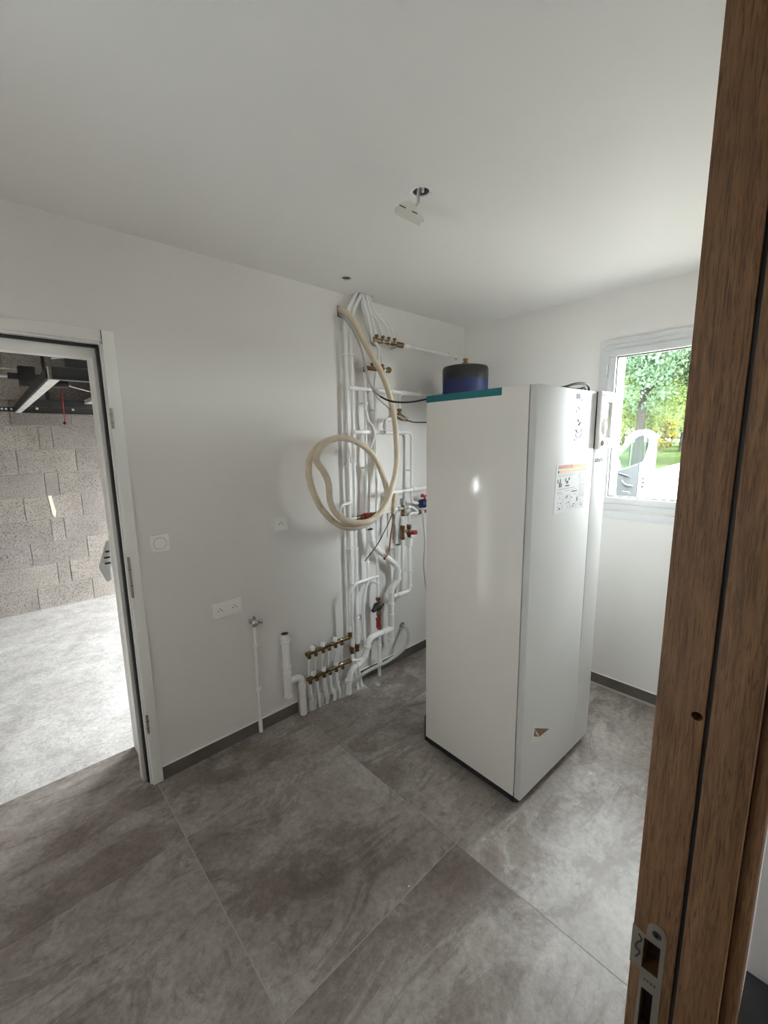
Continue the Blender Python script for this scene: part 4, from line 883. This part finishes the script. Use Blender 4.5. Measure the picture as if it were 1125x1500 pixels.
# ------------------------------------------------------------------ hose coil and cables
hose = [(-1.213, 0.06, 2.412), (-1.213, 0.0, 2.408), (-1.202, -.05, 2.378), (-1.157, -.08, 2.305), (-1.079, -.10, 2.174), (-1.0, -.11, 2.071), (-0.944, -.12, 1.951), (-0.900, -.125, 1.796), (-0.886, -.13, 1.640), (-0.888, -.135, 1.510), (-0.910, -.14, 1.417), (-0.952, -.15, 1.335), (-0.990, -.16, 1.270), (-1.050, -.165, 1.205), (-1.142, -.165, 1.155), (-1.245, -.165, 1.150), (-1.347, -.165, 1.180), (-1.421, -.165, 1.238), (-1.454, -.165, 1.310), (-1.460, -.165, 1.405), (-1.487, -.16, 1.474), (-1.524, -.155, 1.528), (-1.519, -.15, 1.572), (-1.473, -.145, 1.624), (-1.398, -.14, 1.654), (-1.307, -.14, 1.658), (-1.189, -.13, 1.622), (-1.089, -.12, 1.558), (-1.008, -.105, 1.463), (-0.962, -.10, 1.365), (-0.952, -.105, 1.285), (-1.006, -.115, 1.200), (-1.116, -.12, 1.133), (-1.243, -.125, 1.116), (-1.368, -.13, 1.150), (-1.476, -.13, 1.245), (-1.537, -.13, 1.351), (-1.561, -.125, 1.445), (-1.555, -.115, 1.505), (-1.535, -.105, 1.555), (-1.495, -.102, 1.600), (-1.43, -.10, 1.638), (-1.36, -.10, 1.655)]
t = thing('flexible_hose', (-1.24, -.13, 1.12), 'cream flexible hose hanging in a large coil from the wall slot', 'hose')
MB().sweep(smoothpath(hose, 7), 0.0185, 14).build('tube', 'hose_cream', t)
hp_ = smoothpath(hose, 7)
for k in (236, 241, 247): MB().sweep([hp_[k]+Vector((0, -.0178, -.004)), (hp_[k]+hp_[k+1])*0.5+Vector((0, -.0186, 0)), hp_[k+1]+Vector((0, -.0178, .004))], 0.0014, 6).build('scuff_mark', 'copper', t)
t = thing('hose_sleeve', (-0.858, -.07, 1.146), 'cream insulation sleeve end with copper tube and dark wire emerging', 'insulated line')
MB().sweep([(-0.846, -.07, 1.29), (-0.857, -.07, 1.21), (-0.866, -.07, 1.146)], 0.0165, 14).build('sleeve', 'hose_cream', t)
MB().sweep(smoothpath([(-0.864, -.07, 1.16), (-0.868, -.072, 1.085), (-0.898, -.08, 0.995), (-0.931, -.095, 0.900), (-0.975, -.10, 0.862)]), 0.0062, 10).build('copper_tube', 'copper', t)
MB().sweep(smoothpath([(-0.870, -.072, 1.16), (-0.889, -.08, 1.137), (-0.946, -.09, 1.069), (-1.04, -.10, 0.968), (-1.154, -.105, 0.880)]), 0.0035, 8).build('dark_wire', 'track_grey', t)
MB().sphere((-0.977, -.10, 0.859), 0.008, 8).build('tube_cap', 'black_rubber', t)
t = thing('control_cable', (-0.9, -.25, 1.87), 'upper black cable swinging from the wall bundle to the cabinet', 'cable')
c1 = [(-1.215, 0.05, 2.392), (-1.213, 0.0, 2.385), (-1.208, -.06, 2.344), (-1.19, -.085, 2.293), (-1.146, -.095, 2.21), (-1.112, -.09, 2.116), (-1.089, -.09, 2.036), (-1.064, -.11, 1.952), (-1.049, -.16, 1.907)]
c1b = [(-1.049, -.16, 1.907), (-1.021, -.20, 1.882), (-0.99, -.25, 1.869), (-0.96, -.34, 1.866), (-0.98, -.52, 1.872), (-1.02, -.70, 1.862), (-1.05, -.80, 1.855)]
MB().sweep(smoothpath(c1), 0.0065, 8).build('grey_sheath', 'cable_grey', t); MB().sweep(smoothpath(c1b), 0.0055, 8).build('black_cable', 'black_rubber', t)
t = thing('control_cable', (-0.8, -.3, 1.75), 'lower black cable sagging past the gold valve behind the cabinet', 'cable')
c2 = [(-1.22, 0.05, 2.385), (-1.218, 0.0, 2.377), (-1.212, -.045, 2.337), (-1.168, -.06, 2.284), (-1.112, -.07, 2.173), (-1.08, -.07, 2.039), (-1.02, -.09, 1.919), (-0.945, -.11, 1.854), (-0.885, -.12, 1.809), (-0.825, -.15, 1.775)]
c2b = [(-0.825, -.15, 1.775), (-0.797, -.20, 1.757), (-0.785, -.30, 1.752), (-0.80, -.45, 1.75), (-0.85, -.66, 1.76), (-0.86, -.735, 1.76)]
MB().sweep(smoothpath(c2), 0.0045, 8).build('grey_sheath', 'cable_grey', t); MB().sweep(smoothpath(c2b), 0.004, 8).build('black_cable', 'track_grey', t)
tag(MB().sweep(smoothpath([(-0.60, -.10, 1.16), (-0.68, -.18, 1.10), (-0.74, -.25, 0.961), (-0.751, -.25, 0.797), (-0.69, -.22, 0.60), (-0.62, -.2, 0.50)]), 0.0045, 8).build('probe_cable', 'cable_grey'), 'thin grey cable hanging beside the cabinet edge below the ball valve', 'cable')
# plaster crumbs on the tiles
for k, (x, y) in enumerate(((-1.83, -0.10), (-1.80, -0.13), (-1.72, -0.09), (-1.02, -0.15), (-1.08, -0.12), (-0.95, -0.13), (-1.45, -0.75), (-1.90, -1.20), (-1.35, -0.32), (-0.86, -1.45), (-0.62, -1.65))):
    s = random.uniform(0.003, 0.006); o = MB().sphere((x, y, s*0.5), s, 4, 1.3, 0.8, 0.6).build('plaster_crumb', 'paper_white', smooth=0)
    tag(o, 'tiny white plaster crumb lying on the grey floor tiles', 'debris', 'plaster crumbs on the tiles')
o = MB().lathe((-1.09, -0.135, 0.0), Z, [(0.016, 0), (0.018, 0.006), (0.016, 0.012), (0.011, 0.012), (0.010, 0.0)], 16).build('pipe_ring', 'junction_cream'); tag(o, 'loose cream plastic ring lying beside the pipe feet', 'ring')

# ------------------------------------------------------------------ outside
GZ = -0.2
struct('ground_drive', MB().box(0.33, 220, -120, 140, GZ-0.3, GZ), 'driveway', smooth=0)
struct('ground_behind', MB().box(-60, 0.33, -120, -5.4, GZ-0.3, GZ), 'driveway', smooth=0)
struct('ground_lawn', MB().prism([(12, 7.5), (22, 5.2), (26, 5.3), (36, 5.95), (60, 8.3), (200, 20), (200, 130), (12, 130)], (0, 0, GZ), X, Y, Z, 0.03), 'lawn', smooth=0)
def tree(name, loc, label, h, cr_, nleaf, mat, trunk_r, lean=0.0, low=0.22, leaf=0.20, seed=1):
    rg = random.Random(seed); t = thing(name, loc, label, 'tree')
    x0, y0, z0 = loc
    if trunk_r:
        m_ = MB(); top = (x0+lean, y0+lean*0.5, z0+h*0.7)
        m_.sweep(smoothpath([(x0, y0, z0-0.05), (x0+lean*.3, y0+.05, z0+h*.2), (x0+lean*.6, y0, z0+h*.45), top]), [trunk_r*(1-0.7*i/18) for i in range(19)], 10)
        m_.build('trunk', 'bark', t)
        mb2 = MB()
        for k in range(9):
            a = rg.uniform(0, 6.28); zz = z0+h*rg.uniform(.3, .6); q = Vector((x0+lean*.5, y0, zz)); e = q+Vector((math.cos(a)*cr_*.7, math.sin(a)*cr_*.7, h*rg.uniform(.1, .3)))
            mb2.sweep([q, (q+e)/2+Vector((0, 0, .2)), e], [trunk_r*.35, trunk_r*.22, trunk_r*.08], 6)
        mb2.build('branches', 'bark', t)
    m_ = MB(); cz = z0+h*(low+1)/2; hz = h*(1-low)/2
    blobs = [(Vector((rg.gauss(0, .45)*cr_, rg.gauss(0, .45)*cr_, rg.uniform(-.8, .8)*hz)), rg.uniform(.25, .5)*cr_) for _ in range(26)]
    for k in range(nleaf):
        bc_, br = blobs[rg.randrange(len(blobs))]
        d = Vector((rg.gauss(0, 1), rg.gauss(0, 1), rg.gauss(0, 1))).normalized()
        c = Vector((x0+lean*.7, y0, cz)) + bc_ + d*br*rg.uniform(.55, 1.05)
        if c.z < z0+.1: continue
        a = Vector((rg.gauss(0, 1), rg.gauss(0, 1), rg.gauss(0, 1))).normalized(); b_ = a.cross(d)
        if b_.length < 1e-3: continue
        b_.normalize(); s = leaf*rg.uniform(.6, 1.3)
        m_.add([c-a*s, c-b_*s*.5, c+a*s, c+b_*s*.5], [(0, 1, 2, 3)])
    m_.build('foliage', mat, t, smooth=0)
    return t
tree('large_tree', (28.0, 6.9, GZ), 'large tree with a thick grey trunk behind the van door', 15, 4.0, 20000, 'leaf_blue', 0.33, 0.5, 0.24, 0.13, 1)
tree('broadleaf_tree', (33.0, 9.8, GZ), 'light green tree with small leaves at the window reveal', 13, 3.6, 20000, 'leaf_green', 0.20, 0.2, 0.10, 0.12, 2)
tree('broadleaf_tree', (40.0, 9.6, GZ), 'slender light green tree rising behind the thick trunk', 17, 4.0, 18000, 'leaf_green', 0.25, -0.2, 0.16, 0.15, 3)
tree('broadleaf_tree', (38.0, 5.2, GZ), 'blue green tree whose crown fills the upper window corner', 16, 4.2, 20000, 'leaf_blue', 0.25, 0.2, 0.28, 0.15, 4)
tree('broadleaf_tree', (62.0, 12.0, GZ), 'distant green tree at the far end of the lawn', 17, 6.5, 8000, 'leaf_green', 0.3, 0.0, 0.12, 0.4, 5)
tree('broadleaf_tree', (64.0, 19.5, GZ), 'distant green tree behind the light green small leaved one', 19, 7.0, 7000, 'leaf_green', 0.3, 0.0, 0.05, 0.42, 8)
tree('broadleaf_tree', (90.0, 21.0, GZ), 'farthest tall green tree closing the view over the lawn', 26, 10, 8000, 'leaf_blue', 0.3, 0.0, 0.08, 0.6, 9)
tree('shrub', (50.0, 10.9, GZ), 'bright yellow green shrub on the lawn beyond the trunk', 4.2, 1.0, 3000, 'leaf_yellow', 0, 0, 0.0, 0.18, 6)
tree('shrub', (30.0, 10.2, GZ), 'dense green shrub at the foot of the light green tree', 3.0, 1.6, 3000, 'leaf_green', 0, 0, 0.0, 0.14, 7)
# garden swing frame far on the lawn
sw = thing('play_frame', (50.0, 8.4, GZ), 'small red and white play frame standing far on the lawn', 'play frame')
MB().sweep(smoothpath([(50, 8.0, GZ), (50, 8.15, 1.0), (50, 8.45, 1.9), (50, 8.8, 1.0), (50, 8.9, GZ)]), 0.06, 8).build('arch', 'red_plastic', sw)
MB().box(49.9, 49.95, 8.3, 8.9, 1.5, 2.0).box(49.9, 49.95, 8.55, 8.65, GZ, 1.5).build('board', 'door_white', sw)

# ------------------------------------------------------------------ van with its door open
XD = 6.0; K = 1.29
def dv(y, z): return (-2.128+K*(y+2.128), 1.639+K*(z-1.639))
van = thing('van', (5.0, 2.1, GZ), 'white van parked outside with its cab door standing open', 'van')
outl = [dv(*q) for q in ((-.32, .30), (-.325, 1.0), (-.335, 1.45), (-.330, 1.62), (-.30, 1.70), (-.22, 1.745), (-.10, 1.745), (-.02, 1.715), (.05, 1.62), (.13, 1.47), (.35, 1.20), (.62, 1.05), (.66, .70), (.64, .30))]
wind = [dv(*q) for q in ((.30, 1.19), (.10, 1.42), (-.044, 1.616), (-.10, 1.655), (-.16, 1.668), (-.21, 1.655), (-.236, 1.61), (-.236, 1.525), (-.21, 1.38), (-.179, 1.30), (-.023, 1.222), (.12, 1.175))]
vd = MB().prism(outl, (XD, 0, 0), Y, Z, X, 0.07).build('cab_door', 'van_white', van, bevel=0.012)
cut(vd, [MB().prism(wind, (XD-.2, 0, 0), Y, Z, X, 0.6)])
MB().prism(wind, (XD+.03, 0, 0), Y, Z, X, 0.006).build('door_glass', 'van_glass', vd, smooth=0)
e1_, e2_ = dv(-.01, 1.60), dv(-.005, 1.225)
MB().sweep([(XD+.02, e1_[0], e1_[1]), (XD+.02, e2_[0], e2_[1])], 0.014, 6).build('glass_divider', 'van_dark', vd)
trim = [dv(*q) for q in ((-.135, .42), (-.145, 1.28), (-.02, 1.205), (.12, 1.155), (.30, 1.16), (.55, 1.0), (.56, .42))]
MB().prism(trim, (XD-.045, 0, 0), Y, Z, X, 0.05).build('door_trim', 'van_trim', vd, bevel=0.012)
a1, a2, a3 = dv(.10, 1.12), dv(.0, 1.10), dv(-.03, 1.085)
MB().sweep([(XD-.06, *a1), (XD-.075, *a2), (XD-.06, *a3)], 0.016, 8).build('door_handle', 'van_dark', vd)
b1, b2_, b3 = dv(.06, 1.02), dv(.0, .965), dv(-.09, .95)
MB().sweep(smoothpath([(XD-.06, *b1), (XD-.075, *b2_), (XD-.06, *b3)]), 0.014, 8).build('armrest_edge', 'van_white', vd)
p1 = dv(.02, .84)
MB().sphere((XD-.06, p1[0], p1[1]), 0.12, 10, .4, 1.1, .45).build('pocket_bottle', 'pane_glass', vd)
for z in (1.26, 1.20, 1.14):
    l1 = dv(-.205, z-.2); MB().box(XD-.006, XD, l1[0]-.02, l1[0]+.02, l1[1]-.012, l1[1]+.012).build('door_latch', 'van_dark', vd)
# body: side profile (x,z) extruded in y
prof = [(2.7, 0.25), (2.7, 1.95), (2.85, 2.12), (5.5, 2.14), (6.0, 2.05), (6.75, 1.35), (7.5, 1.15), (7.7, 0.9), (7.72, 0.25), (7.3, 0.05), (2.9, 0.05)]
MB().prism(prof, (0, 1.25, 0), X, Z, Y, 1.85).build('body_shell', 'van_white', van, bevel=0.05)
MB().prism([(6.05, 2.0), (6.72, 1.37), (6.76, 1.39), (6.09, 2.03)], (0, 1.35, 0), X, Z, Y, 1.65).build('windscreen', 'van_glass', van)
MB().prism([(5.05, 1.25), (5.05, 1.95), (5.85, 1.95), (6.5, 1.35), (6.5, 1.25)], (0, 1.243, 0), X, Z, Y, 0.006).build('door_opening', 'van_dark', van)
for x in (3.5, 6.85):
    for y in (1.24, 2.92):
        MB().cyl((x, y, GZ+.32), (x, y+.2, GZ+.32), 0.32, 24).build('wheel', 'van_dark', van)
